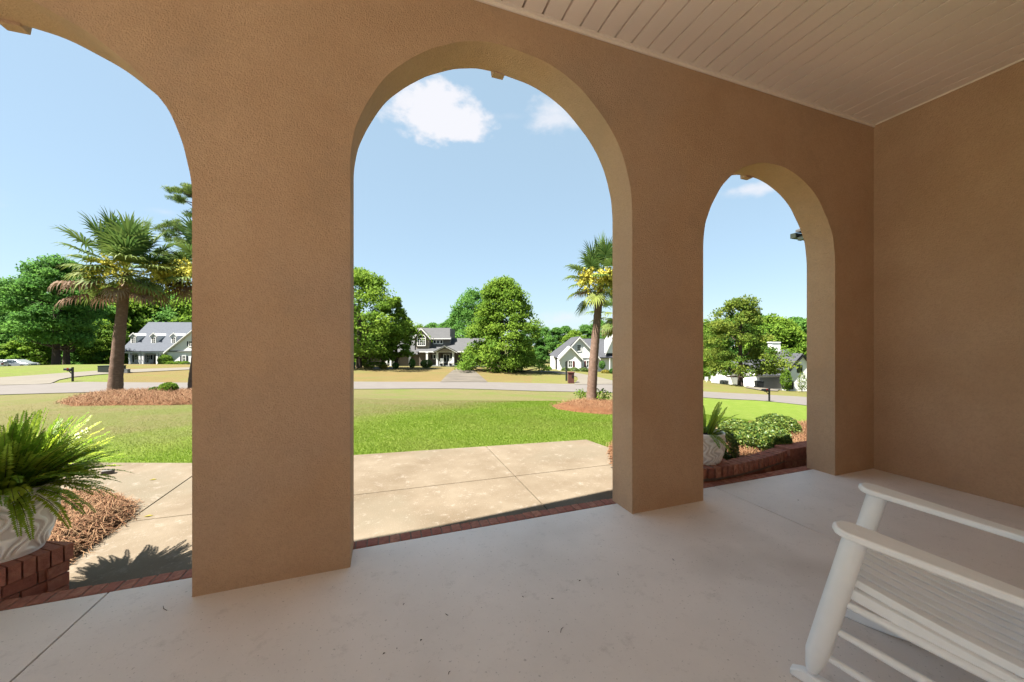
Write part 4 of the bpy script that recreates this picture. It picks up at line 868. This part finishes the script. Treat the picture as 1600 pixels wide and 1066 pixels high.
for i, x in enumerate((254.5, 267, 278, 289)):
    v = ray(x)*65.5; gz = HC-(573.2-CY)*65.5/FPX
    bush('hedge_block', ['clipped square hedge nearest the porch column of the dormer house', 'second clipped hedge block from the porch of the dormer house', 'third clipped hedge block, under the shuttered window', 'clipped hedge block nearest the left pier'][i], 'hedge', (v[0], v[1], gz), .72, .6, .52, 1300, .16, M['leaf'], 'hedge blocks by the dormer house', .5, 20+i, lump=.04)
bush('round_shrub', 'big round green shrub by the porch of the dormer house', 'shrub', tuple(at(258, 66.5, HC-(572-CY)*66.5/FPX)), 1.05, 1, .98, 2600, .2, M['leaf'], None, .55, 30)
def porch_chair(px, d, py, mname, label, rz=0, sc_=1):
    v = ray(px)*d; t = thing('porch_chair', label, 'chair', (v[0], v[1], HC-(py-CY)*d/FPX), -YAW+rz); m = M[mname]; t.scale = (sc_,)*3
    MB().box(-.28, .28, -.28, .25, .38, .43).build('seat', m, t); MB().box(-.28, .28, .26, .31, .40, 1.12).build('backrest', m, t)
    for sx in (-1, 1):
        MB().box(sx*.3-.03, sx*.3+.03, -.3, .3, .60, .64).build('arm', m, t)
        for y in (-.25, .25): MB().box(sx*.3-.025, sx*.3+.025, y-.025, y+.025, 0, .6).build('leg', m, t)
porch_chair(212.5, 69.2, 572.6, 'trim', 'white chair left of the paired columns on the dormer house porch', .5, 1.15)
porch_chair(233.5, 69.2, 572.6, 'trim', 'white chair under the middle window of the dormer house porch', .2, 1.15)
porch_chair(240.5, 69, 572.6, 'dark', 'dark rocker beside the door of the dormer house', -.3, 1.15)
# --- grey two-storey gabled house (middle)
h = Hs('gabled_house', 'grey two-storey house with arched window seen through the middle arch', 690, 572.5, 66)
h.wall('wall', 'gsiding', 648, 529, 703.6, 551, 3, 6.5)
h.roof('roof', 'shingle_l', [(638, 529.6, 2.4), (705, 529.6, 2.4), (704.5, 512.5, 6), (642, 512.5, 6)]); h.roof('roof', 'shingle_l', [(704.5, 512.5, 6), (705, 529, 9.6), (640, 529, 9.6), (642, 512.5, 6)])
h.gab('gable', 'gsiding', [(703.2, 529), (703.3, 529.2), (703.2, 513.5)], 3, 6)
h.wall('fascia', 'trim', 669, 528.8, 704.5, 530.2, 2.35, .1)
h.wall('wing_front', 'beige', 650.5, 527, 670, 551, 1.4, 2); h.gab('gable', 'gsiding', [(646.5, 529.5), (672, 529.5), (658.3, 514)], 1.35, 2.2)
h.gab('gable_brick', 'beige', [(652, 530.5), (666.5, 530.5), (666.5, 525), (658.5, 518), (652, 525)], 1.25, .12)
h.rake([(645, 530), (658.3, 512.6), (673.5, 529)], 1.2, .26); h.roof('roof', 'shingle_l', [(644.5, 530.3, .9), (658.3, 512.3, .9), (658.3, 512.3, 5), (648, 526, 5)]); h.roof('roof', 'shingle_l', [(658.3, 512.3, .9), (674, 529.5, .9), (671, 526, 5), (658.3, 512.3, 5)])
h.window(652.8, 529.5, 664.2, 539.5, 1.2, 4, 3, arch=.55)
for x in (677.8, 683, 688.2): h.window(x, 532, x+3, 536.5, 3, 1, 1)
h.roof('roof', 'shingle_l', [(650, 549.6, -.6), (760, 549.6, -.6), (758, 528.5, 5), (704, 528.5, 5), (696, 541.5, 3.1), (650, 541.5, 3.1)])
h.wall('fascia', 'trim', 655, 549.3, 757, 550.7, -.62, .12)
h.wall('wall', 'taupe', 655, 550.7, 757, 572.5, 1.8, 6)
h.gab('porch_gable', 'gsiding', [(679, 549.6), (712.5, 549.6), (695.4, 541.4)], -.75, 1.5); h.gab('gable_panel', 'beige', [(684, 549.5), (707, 549.5), (699, 545.5), (692, 545.5)], -.8, .05)
h.rake([(677, 550), (695.4, 540), (714.5, 550)], -.85, .22, th=.2); h.roof('roof', 'shingle_l', [(677, 549.4, -1.1), (695.4, 539.6, -1.1), (695.4, 539.6, 2.6), (677, 549.4, 2.6)]); h.roof('roof', 'shingle_l', [(695.4, 539.6, -1.1), (714.5, 549.4, -1.1), (714.5, 549.4, 2.6), (695.4, 539.6, 2.6)])
for x in (667.3, 683.2, 708.2): h.col(x, 550.8, 571.4, -.45, .16)
h.window(677.3, 554.5, 680.3, 560.3, 1.8, 1, 1, 'shutter', sw=2.5); h.window(693.5, 554.3, 697.2, 565.5, 1.8, 1, 1); h.window(698.5, 554.3, 702.2, 565.5, 1.8, 1, 1)
h.wall('shutter', 'shutter', 690, 554, 692.2, 565.5, 1.72, .06); h.wall('shutter', 'shutter', 703.6, 554, 706, 565.5, 1.72, .06)
h.wall('porch_deck', 'palegrey', 660, 571.3, 757, 573.2, -.8, 2.7)
h.wall('wing_wall', 'taupe', 573, 553, 655, 572.5, 2.4, 6); h.roof('wing_roof', 'shingle_l', [(568, 553.5, 1.8), (656, 553.5, 1.8), (656, 531, 6), (578, 533, 6)]); h.roof('wing_roof', 'shingle_l', [(656, 531, 6), (656, 552, 10.5), (570, 552, 10.5), (578, 533, 6)])
for x in (575, 604, 610.5, 620): h.col(x, 554, 572.5, 2.0, .14)
h.window(605.8, 556, 608.8, 568, 2.4, 1, 2); h.window(613, 557, 618, 568, 2.4, 2, 2)
h.wall('corner_board', 'palegrey', 638.5, 553, 642, 573, 1.9, .2)
porch_chair(689.8, 65.3, 571.4, 'trim', 'white chair between the middle porch columns of the grey house', 0, 1.15)
porch_chair(704, 65.3, 571.4, 'trim', 'white chair beside the right column of the grey house porch', 0, 1.15)
def gpt(px, py, dz=0): g_ = G(px, py); return (g_[0], g_[1], H(g_[0], g_[1])+dz)
bush('round_shrub', 'round yellow-green shrub on the dry lawn before the grey house', 'shrub', gpt(666.5, 575.5), .95, .9, .62, 2600, .16, M['box'], None, .55, 31)
bush('garden_plant', 'low bright green hedge under the left wing of the grey house', 'shrub', gpt(589, 575.5), 1.4, .7, .45, 1500, .17, M['leaf'], None, .5, 32)
bush('garden_plant', 'golden yellow flowering clump beneath the trees by the grey house', 'shrub', gpt(601, 576.5), .42, .3, .3, 600, .12, M['yellowpl'], None, .5, 33)
bush('garden_plant', 'small dark shrub between the trees before the grey house', 'shrub', gpt(618, 576), .5, .4, .42, 900, .14, M['leaf_d'], None, .5, 34)
bush('garden_plant', 'dark upright bush at the corner board of the grey house', 'shrub', gpt(644, 576), .45, .45, .75, 1200, .15, M['leaf_d'], None, .5, 35)
bush('garden_plant', 'light green bush behind the leftmost trunk in the middle arch', 'shrub', gpt(572, 575), .6, .5, .9, 1400, .17, M['leaf'], None, .5, 36)
b = MB(); b.lathe([(.22, 0), (.26, .7), (.28, .72), (.24, .86), (.05, .93)], k=14); o = b.build('plastic_barrel', M['teal'], smooth=True); o.location = gpt(552, 576.5); tag(o, 'teal plastic barrel beside the trunk at the left of the middle arch', 'barrel')
def rocks(px, py, s, label):
    b = MB(); pr = [(.02, -.05), (.9, 0), (1.0, .25), (.7, .5), (.25, .6), (.02, .61)]; b.lathe([(r_*s, z*s) for r_, z in pr], k=9)
    b.v = [(x*(1+.15*math.sin(y*5/s)), y*.7, z*(1+.15*math.sin(x*4/s+1))) for x, y, z in b.v]; o = b.build('garden_rock', M['stone'], smooth=True); o.location = gpt(px, py); o.rotation_euler.z = px; tag(o, label, 'rock')
rocks(588, 577, .45, 'grey rock left of the golden flowering clump'); rocks(609, 577, .5, 'pale rock right of the golden flowering clump')
# --- white house with red shutters
h = Hs('red_shutter_house', 'white gabled house with red shutters and dark roof behind the palm', 905, 580, 62)
h.wall('wall', 'hwhite', 874, 560, 909, 580.3, -1.2, 3); h.wall('wall', 'hwhite', 876, 560, 934, 580.3, .8, 9); h.wall('wing_wall', 'hwhite', 934, 558.5, 1005, 580.5, 1.8, 6)
h.wall('side_wall', 'hwhite', 860, 556.5, 868, 579.6, 4.5, .2); h.wall('garage_wall', 'gsiding', 868, 557, 876, 579.8, 5, .2); h.wall('door', 'dark', 869.3, 563, 873, 579, 4.4, .1)
h.wall('eave_post', 'trim', 873.8, 560, 876.2, 580.5, -.9, .3)
h.gab('gable', 'hwhite', [(873.5, 560.2), (909.5, 560.2), (891.5, 541.5)], -1.2, 3); h.gab('gable', 'hwhite', [(876, 560.2), (936, 560.2), (905.5, 527.5)], .8, 4)
h.rake([(872, 561.5), (891.5, 541), (910.5, 561)], -1.3, .25); h.rake([(885, 549), (905.5, 526.3), (930, 552), (938, 561)], .7, .25)
h.roof('roof', 'shingle', [(872, 560.8, -1.6), (891.5, 540.2, -1.6), (891.5, 540.2, 2.2), (874, 559, 2.2)]); h.roof('roof', 'shingle', [(891.5, 540.2, -1.6), (911.5, 560.8, -1.6), (909, 558, 2.2), (891.5, 540.2, 2.2)])
h.roof('roof', 'shingle', [(872, 559.5, .4), (905.5, 525.7, .4), (893, 527.3, 9), (858, 554, 9)]); h.roof('roof', 'shingle', [(905.5, 525.7, .4), (939, 560.5, .4), (934, 556, 9), (903, 527.3, 9)])
h.roof('main_roof', 'shingle', [(915, 559, 1.2), (1010, 559, 1.2), (1005, 529.5, 7), (905, 529.5, 7)])
h.gab('gable', 'hwhite', [(947, 552), (975, 552), (961, 520.5)], 1.6, 5); h.rake([(945.5, 553), (961, 519.5), (976.5, 553)], 1.5, .2)
h.roof('roof', 'shingle_b', [(945.5, 552.5, 1.2), (961, 519, 1.2), (961, 519, 6.5), (947, 548, 6.5)]); h.roof('roof', 'shingle_b', [(961, 519, 1.2), (976.5, 552.5, 1.2), (975, 549, 6.5), (961, 519, 6.5)])
h.window(888.3, 564.3, 893.7, 573.6, -1.2, 2, 2, 'redsh', sw=2.6); h.window(916.8, 564, 921.8, 574, .8, 2, 2, 'redsh', sw=2.6); h.window(902, 539.4, 907.4, 548.3, .8, 1, 3)
h.wall('eave_beam', 'dark', 937, 558.6, 1005, 560.2, -.2, .15); h.col(952.6, 560, 579.8, -.1, .07, 'porch_post')
h.wall('belt_trim', 'palegrey', 911, 559.6, 934, 560.4, .72, .06); h.wall('downspout', 'palegrey', 908, 561, 909.4, 577, -1.35, .1)
for i, (px, wp) in enumerate([(884, 12), (897, 12), (911, 13), (925, 12)]):
    bush('foundation_hedge', ['clipped dark hedge at the left corner below the red-shuttered gable', 'hedge under the left red-shuttered window', 'hedge by the downspout of the red-shuttered house', 'hedge below the right red-shuttered window'][i], 'hedge', at(px, 59.5, HC-(584-CY)*59.5/FPX), .85, .6, .5, 1500, .15, M['box'], 'hedge of the red-shuttered house', .5, 50+i, lump=.05)
bush('round_shrub', 'round dark green shrub beside the palm trunk at the white house', 'shrub', at(941, 58.5, HC-(578-CY)*58.5/FPX), .52, .5, .66, 1400, .14, M['leaf_d'], None, .6, 55)
bush('garden_plant', 'golden shrub right of the palm trunk in front of the white house', 'shrub', at(946, 57, HC-(585.5-CY)*57/FPX), .75, .5, .38, 1300, .14, M['yellowpl'], None, .5, 56)
bush('garden_plant', 'dark shrub at the pier edge right of the golden shrub', 'shrub', at(956, 57, HC-(584-CY)*57/FPX), .45, .4, .4, 900, .14, M['leaf_d'], None, .5, 57)
bush('garden_plant', 'bright green clump left of the white garage door opening', 'shrub', at(857, 62, HC-(580-CY)*62/FPX), .6, .5, .38, 900, .14, M['leaf'], None, .5, 58)
# --- white house on the right
h = Hs('garage_house', 'white house with low garage wing and tall end gable seen through the right arch', 1200, 609.5, 55)
def skew(px, y0): return y0
h.wall('wall', 'hwhite', 1140, 581.5, 1183, 601, 4, 6); h.wall('garage_wall', 'hwhite', 1181, 585.5, 1226, 611, 0, 9); h.wall('gable_wall', 'hwhite', 1234, 578, 1300, 612, -1.5, 8); h.wall('wall', 'hwhite', 1222, 580, 1240, 611, .4, 6)
h.roof('roof', 'shingle', [(1138, 582.5, 3.4), (1186, 582.5, 3.4), (1186, 562, 8), (1142, 564, 8)]); h.roof('roof', 'shingle', [(1179, 586.3, -.6), (1238, 586.3, -.6), (1232, 546, 8), (1195, 548, 8)])
h.gab('gable', 'hwhite', [(1233, 578.2), (1275, 578.2), (1254, 555.5)], -1.5, 2); h.rake([(1231, 580.5), (1254, 554.5), (1277, 580.5)], -1.65, .16, 'dark'); h.groof('roof', 'shingle', [(1230.5, 580.8), (1254, 553.8), (1277.5, 580.8)], -1.9, 8)
h.wall('chimney', 'hwhite', 1206.5, 535.5, 1219.5, 552, 5, 1); h.wall('chimney_cap', 'trim', 1205.8, 534.3, 1220.2, 535.8, 4.9, 1.2)
h.wall('door', 'dark', 1178.3, 589, 1181, 600.5, 3.9, .1); h.window(1159.5, 588, 1164.5, 592.5, 4, 2, 1, None, 'dark'); h.wall('garage_door', 'palegrey', 1187, 590, 1221, 609.8, -.06, .05)
h.window(1246.5, 572, 1252, 581, -1.5, 1, 2, None, 'dark'); h.wall('side_door', 'dark', 1233.5, 595.5, 1240, 608.5, -1.6, .1)
bush('climbing_shrub', 'tall green bush growing at the corner of the white garage', 'shrub', at(1228, 53, HC-(611-CY)*53/FPX), .75, .6, 1.5, 3600, .17, M['leaf'], None, .52, 60, lump=.25)
bush('climbing_shrub', 'pale sparse rose bush against the gable wall by the right pier', 'shrub', at(1253, 52, HC-(612-CY)*52/FPX), .6, .5, 1.35, 900, .15, M['leaf_y'], None, .52, 61, lump=.3)
fn = Hs('picket_fence', 'white privacy fence left of the white garage house', 1126, 600, 54, 'fence')
for i in range(14): fn.wall('panel', 'trim', 1113.2+i*1.86, 588.5, 1113.2+i*1.86+1.7, 600.5, 0, .05)
fn.wall('rail', 'trim', 1113, 590, 1139.5, 591, .052, .05)
for x in (1113, 1126, 1139): fn.wall('post', 'trim', x-.7, 587.5, x+.7, 600.8, .103, .12)
ut = Hs('air_conditioner', 'pale grey outdoor unit in front of the white fence', 1134, 601.5, 52, 'outdoor unit'); ut.wall('cabinet', 'palegrey', 1129.5, 594.8, 1138.3, 602, 0, .8)
for k in range(4): ut.wall('grille', 'stone', 1130.5, 596+k*1.4, 1137.3, 596.5+k*1.4, -.02, .018)
sg = Hs('yard_sign', 'small white panel standing left of the privacy fence', 1104, 598, 54, 'panel'); sg.wall('board', 'trim', 1101.5, 589, 1106.5, 595, 0, .05); sg.wall('post', 'trim', 1103.6, 595, 1104.4, 598.5, 0, .05)
def bin_(px, py, d, label):
    v = ray(px)*d; t = thing('trash_bin', label, 'trash bin', (v[0], v[1], HC-(py-CY)*d/FPX), -YAW, 'bins by the garage'); b = MB(); b.add([(-.25, -.25, .05), (.25, -.25, .05), (.25, .25, .05), (-.25, .25, .05), (-.31, -.32, .95), (.31, -.32, .95), (.31, .34, .95), (-.31, .34, .95)], [(3, 2, 1, 0), (4, 5, 6, 7), (0, 1, 5, 4), (1, 2, 6, 5), (2, 3, 7, 6), (3, 0, 4, 7)]); b.build('body', M['binm'], t, bevel=.02)
    b = MB(); b.box(-.33, .33, -.36, .36, .953, 1.02); b.build('lid', M['dark'], t, bevel=.02)
    for sx in (-1, 1): b = MB(); b.tube([(sx*.27, .26, .12), (sx*.33, .26, .12)], .12, 12); b.build('wheel', M['tyre'], t)
bin_(1184, 606, 52, 'dark wheeled bin nearest the garage side door'); bin_(1188.3, 606.6, 52, 'dark wheeled bin nearest the parking apron')
# ------------------------------------------------------------------ mailboxes, boxes, posts
def mailbox(px, d, label, rz, sc_=1.0, pyb=None, mm='dark'):
    p = GP(px, d); t = thing('mailbox', label, 'mailbox', (p[0], p[1], p[2]), rz, 'black post mailboxes along the street'); t.scale = (sc_,)*3
    MB().box(-.05, .05, -.05, .05, -.2, 1.12).build('post', M[mm], t, bevel=.008)
    MB().box(-.42, -.051, -.04, .04, .80, .86).build('arm', M[mm], t)
    b = MB(); b.add([(-.051, -.02, .55), (-.051, .02, .55), (-.30, .02, .80), (-.30, -.02, .80), (-.051, -.02, .62), (-.051, .02, .62), (-.24, .02, .80), (-.24, -.02, .80)], [(0, 1, 2, 3), (7, 6, 5, 4), (0, 4, 5, 1), (0, 3, 7, 4), (1, 5, 6, 2)]); b.build('brace', M[mm], t)
    b = MB(); pr = [(-.09, .862), (.09, .862), (.09, .96)]+[(.09*math.cos(a), .96+.09*math.sin(a)) for a in np.linspace(.3, math.pi-.3, 7)]+[(-.09, .96)]
    vs = [(-.60, y, z) for y, z in pr]+[(-.053, y, z) for y, z in pr]; n = len(pr); b.add(vs, [tuple(reversed(range(n))), tuple(range(n, 2*n))]+[(i, (i+1) % n, n+(i+1) % n, n+i) for i in range(n)]); bx = b.build('box', M[mm], t)
    MB().box(-.625, -.602, -.088, .088, .868, 1.02).build('door', M[mm], bx); MB().box(-.35, -.2, -.105, -.095, .95, 1.06).build('flag', M['red'], bx)
    return t
mailbox(113.5, 28.5, 'black post mailbox on the grass point by the left drive', -YAW)
mailbox(1202, 29, 'black post mailbox at the near kerb in the right arch', -YAW+.1, .98)
p = GP(892, 36); t = thing('brick_mailbox', 'square brick mailbox pillar by the drive of the red-shuttered house', 'mailbox', tuple(p), -YAW)
MB().box(-.28, .28, -.28, .28, -.2, 1.02, .6).build('pillar', M['dbrick'], t); MB().box(-.33, .33, -.33, .33, 1.021, 1.12, .8).build('cap', M['dbrick'], t, bevel=.02); MB().box(.05, .22, -.30, -.281, .55, .82).build('letter_box', M['dark'], t)
p = GP(885, 38); t = thing('sign_post', 'green painted post standing left of the brick mailbox', 'post', tuple(p), -YAW)
MB().box(-.09, .09, -.05, .05, -.2, 1.6).build('post', M['greenm'], t); MB().box(-.12, .12, -.07, .07, 1.3, 2.0).build('plate', M['greenm'], t)
def ubox(name, px, py, d, w, hh, dp, m, label, cat):
    g_ = ray(px)*d; z = H(g_[0], g_[1]); t = thing(name, label, cat, (g_[0], g_[1], z), -YAW); MB().box(-w/2, w/2, -dp/2, dp/2, .08, hh).build('cabinet', M[m], t, bevel=.02); MB().box(-w/2-.12, w/2+.12, -dp/2-.12, dp/2+.12, -.2, .079).build('pad', M['road'], t); MB().box(-w/2-.02, w/2+.02, -dp/2-.02, dp/2+.02, hh+.001, hh+.05).build('lid', M[m], t); return t
ubox('transformer_box', 175, 583, 38, 1.9, .72, 1.0, 'greenm', 'dark green transformer cabinet behind the leaning palm trunk', 'utility box')
ubox('utility_pedestal', 199, 583, 38, .34, .38, .3, 'palegrey', 'small pale utility box right of the green transformer', 'utility box')
ubox('utility_pedestal', 815, 579, 50, .3, .62, .3, 'palegrey', 'taller pale green pedestal right of the cone-shaped tree', 'utility box')
ubox('utility_pedestal', 807.8, 580, 50, .22, .34, .22, 'palegrey', 'shorter pale pedestal under the cone-shaped tree', 'utility box')
b = MB(); b.prism([(-.05, -.03), (.05, -.035), (.055, .03), (-.045, .035)], 0, .045); o = b.build('stone_block', M['stone'], bevel=.006); g_ = ray(168)*(1.5*FPX/(741-CY)); o.location = (g_[0], g_[1], -.148); o.rotation_euler.z = .4; tag(o, 'small grey stone block on the walkway behind the fern', 'stone')
# ------------------------------------------------------------------ cars
def car(px, d, py, m, label, rz, L=4.6):
    v = ray(px)*d; t = thing('parked_car', label, 'car', (v[0], v[1], HC-(py-CY)*d/FPX), rz, 'cars parked at the left edge')
    side = [(-2.25, .35), (-2.3, .75), (-2.2, .95), (-2.1, 1.42), (-1.9, 1.47), (.1, 1.47), (.45, 1.4), (1.25, .98), (2.1, .86), (2.28, .65), (2.3, .35)]
    b = MB(); n = len(side); ws = [.84 if z < 1.1 else .70 for x, z in side]
    vs = [(x, -w, z) for (x, z), w in zip(side, ws)]+[(x, w, z) for (x, z), w in zip(side, ws)]; b.add(vs, [tuple(range(n)), tuple(reversed(range(n, 2*n)))]+[(i, n+i, n+(i+1) % n, (i+1) % n) for i in range(n)]); b.build('body', M[m], t, bevel=.06, smooth=True)
    for sy in (-1, 1):
        for x0, x1, c in ((-1.9, -1.0, 0), (-.93, -.1, 0), (-.03, .8, 1)):
            y0, y1 = .80*sy, .715*sy; b = MB(); q = [(x0, y0, .98), (x1+.12*c, y0, .98), (x1-.38*c, y1, 1.38), (x0+.05, y1, 1.38)]; q2 = [(a, b_+.03*sy, z) for a, b_, z in q]; b.add(q+q2, [(0, 1, 2, 3), (7, 6, 5, 4), (0, 4, 5, 1), (1, 5, 6, 2), (2, 6, 7, 3), (3, 7, 4, 0)]); b.build('window', M['glass'], t)
        for x in (-1.4, 1.4):
            b = MB(); b.tube([(x, sy*.66, .33), (x, sy*.87, .33)], .33, 18); w = b.build('wheel', M['tyre'], t); b = MB(); b.tube([(x, sy*.871, .33), (x, sy*.885, .33)], .2, 12); b.build('rim', M['palegrey'], w)
        MB().box(-2.33, -2.1, sy*.72-.1, sy*.72+.1, .8, 1.05).build('tail_light', M['red'], t); MB().box(2.15, 2.31, sy*.6-.16, sy*.6+.16, .62, .76).build('headlight', M['trim'], t)
    return t
car(29, 59, 576, 'silver', 'silver grey wagon parked side-on under the dark trees', -YAW+.1)
car(-4, 56, 577.5, 'carwhite', 'white car cut by the left edge, tail light showing', -YAW+2.4)
# ------------------------------------------------------------------ grass blades near the porch
def grass():
    n = 620000; a = rng.uniform(-1.05, .92, n); d = 4.0*(17/4.0)**(rng.random(n)**.95); x = d*np.sin(a+YAW); y = d*np.cos(a+YAW); P = np.stack([x, y], 1)
    ok = (y > 3) & ~inpoly(P, Wp)
    for b_ in BEDS: ok &= ~inpoly(P, b_)
    ok &= ~((x > 5.4) & (y < 3.6)) & ~((x > 2.3) & (x < 3.2) & (y < 3.6)) & ~((x < -2.0) & (y < 4.7)) & (y > 2.9) & (rng.random(n) < np.clip((16.5-d)/6.5, 0, 1))
    P = P[ok]; px_, dd = pxof(P[:, 0], P[:, 1]); lush = turf(P[:, 0], P[:, 1]); n = len(P)
    z = np.concatenate([H(P[i:i+20000, 0], P[i:i+20000, 1]) for i in range(0, n, 20000)])
    h = rng.uniform(.014, .032, n)*(.55+.45*lush); an = rng.uniform(0, 2*math.pi, n); w = .0016+.0005*dd
    s = np.stack([np.cos(an), np.sin(an), np.zeros(n)], 1)*w[:, None]; le = rng.normal(size=(n, 2))*h[:, None]*.5; B0 = np.column_stack([P, z-.005]); T = B0+np.column_stack([le, h])
    V = np.stack([B0-s, B0+s, T], 1).reshape(-1, 3); F = np.arange(n*3).reshape(-1, 3)
    patch = np.array([noise.noise(Vector((p[0]*.9, p[1]*.9, 4.0))) for p in P])
    ti = np.clip((1-lush)*.72+rng.normal(size=n)*.09+.08+patch*.42, 0, 1)
    o = npmesh('grass', V, F, M['blade'], ti); tag(o, 'short mown grass blades across the near lawn', None, None, 'stuff')
grass()
# ------------------------------------------------------------------ litter on the floor
def litter(px, py, s, k, label):
    dd = HC*FPX/(py-CY); v = ray(px)*dd; b = MB(); a = random.uniform(0, 3.14)
    if k: b.tube([(-s, 0, .002), (0, s*.2, .004), (s, 0, .002)], [.0012, .0016, .0008], 5); nm = 'twig'
    else: b.add([(-s, 0, .001), (0, -s*.5, .004), (s, 0, .001), (0, s*.5, .005), (0, 0, .001)], [(0, 1, 2, 3)]); nm = 'dry_leaf'
    o = b.build(nm, M['debris']); o.location = (v[0], v[1], 0); o.rotation_euler.z = a; tag(o, label, nm.replace('_', ' '), 'bits of litter on the porch floor')
for i, (px, py, s, k) in enumerate([(658, 1001, .007, 0), (600, 1022, .007, 0), (878, 985, .018, 1), (906, 908, .008, 0), (966, 898, .009, 1), (740, 902, .005, 0), (698, 961, .010, 1), (863, 936, .006, 1), (258, 951, .03, 1), (702, 1052, .008, 1), (620, 1014, .005, 0), (1052, 875, .010, 1), (813, 904, .004, 0), (1247, 782, .007, 0), (631, 945, .006, 1), (817, 933, .006, 1), (886, 923, .005, 0), (857, 988, .004, 0)]):
    litter(px, py, s, k, 'X')
for kk, word in (('dry_leaf', 'from left, dry leaf speck on the porch floor'), ('twig', 'from left, thin twig lying on the porch floor')):
    for i, o in enumerate(sorted([o for o in C.objects if o.name.split('.')[0] == kk], key=lambda o: (o.location.x*RT[0]+o.location.y*RT[1])/(o.location.x*FW[0]+o.location.y*FW[1]))): o['label'] = ORD[i]+' '+word
def leaf_on_walk(px, py, label):
    dd = (HC+.15)*FPX/(py-CY); v = ray(px)*dd; b = MB(); s = .035; b.add([(-s, 0, .001), (0, -s*.45, .008), (s, 0, .002), (0, s*.45, .008)], [(0, 1, 2), (0, 2, 3)]); o = b.build('fallen_leaf', M['yellowpl']); o.location = (v[0], v[1], -.149); tag(o, label, 'leaf')
leaf_on_walk(239, 750, 'fallen yellowish leaf on the walkway far from the pine straw'); leaf_on_walk(232, 807, 'fallen yellowish leaf on the joint near the pine straw')
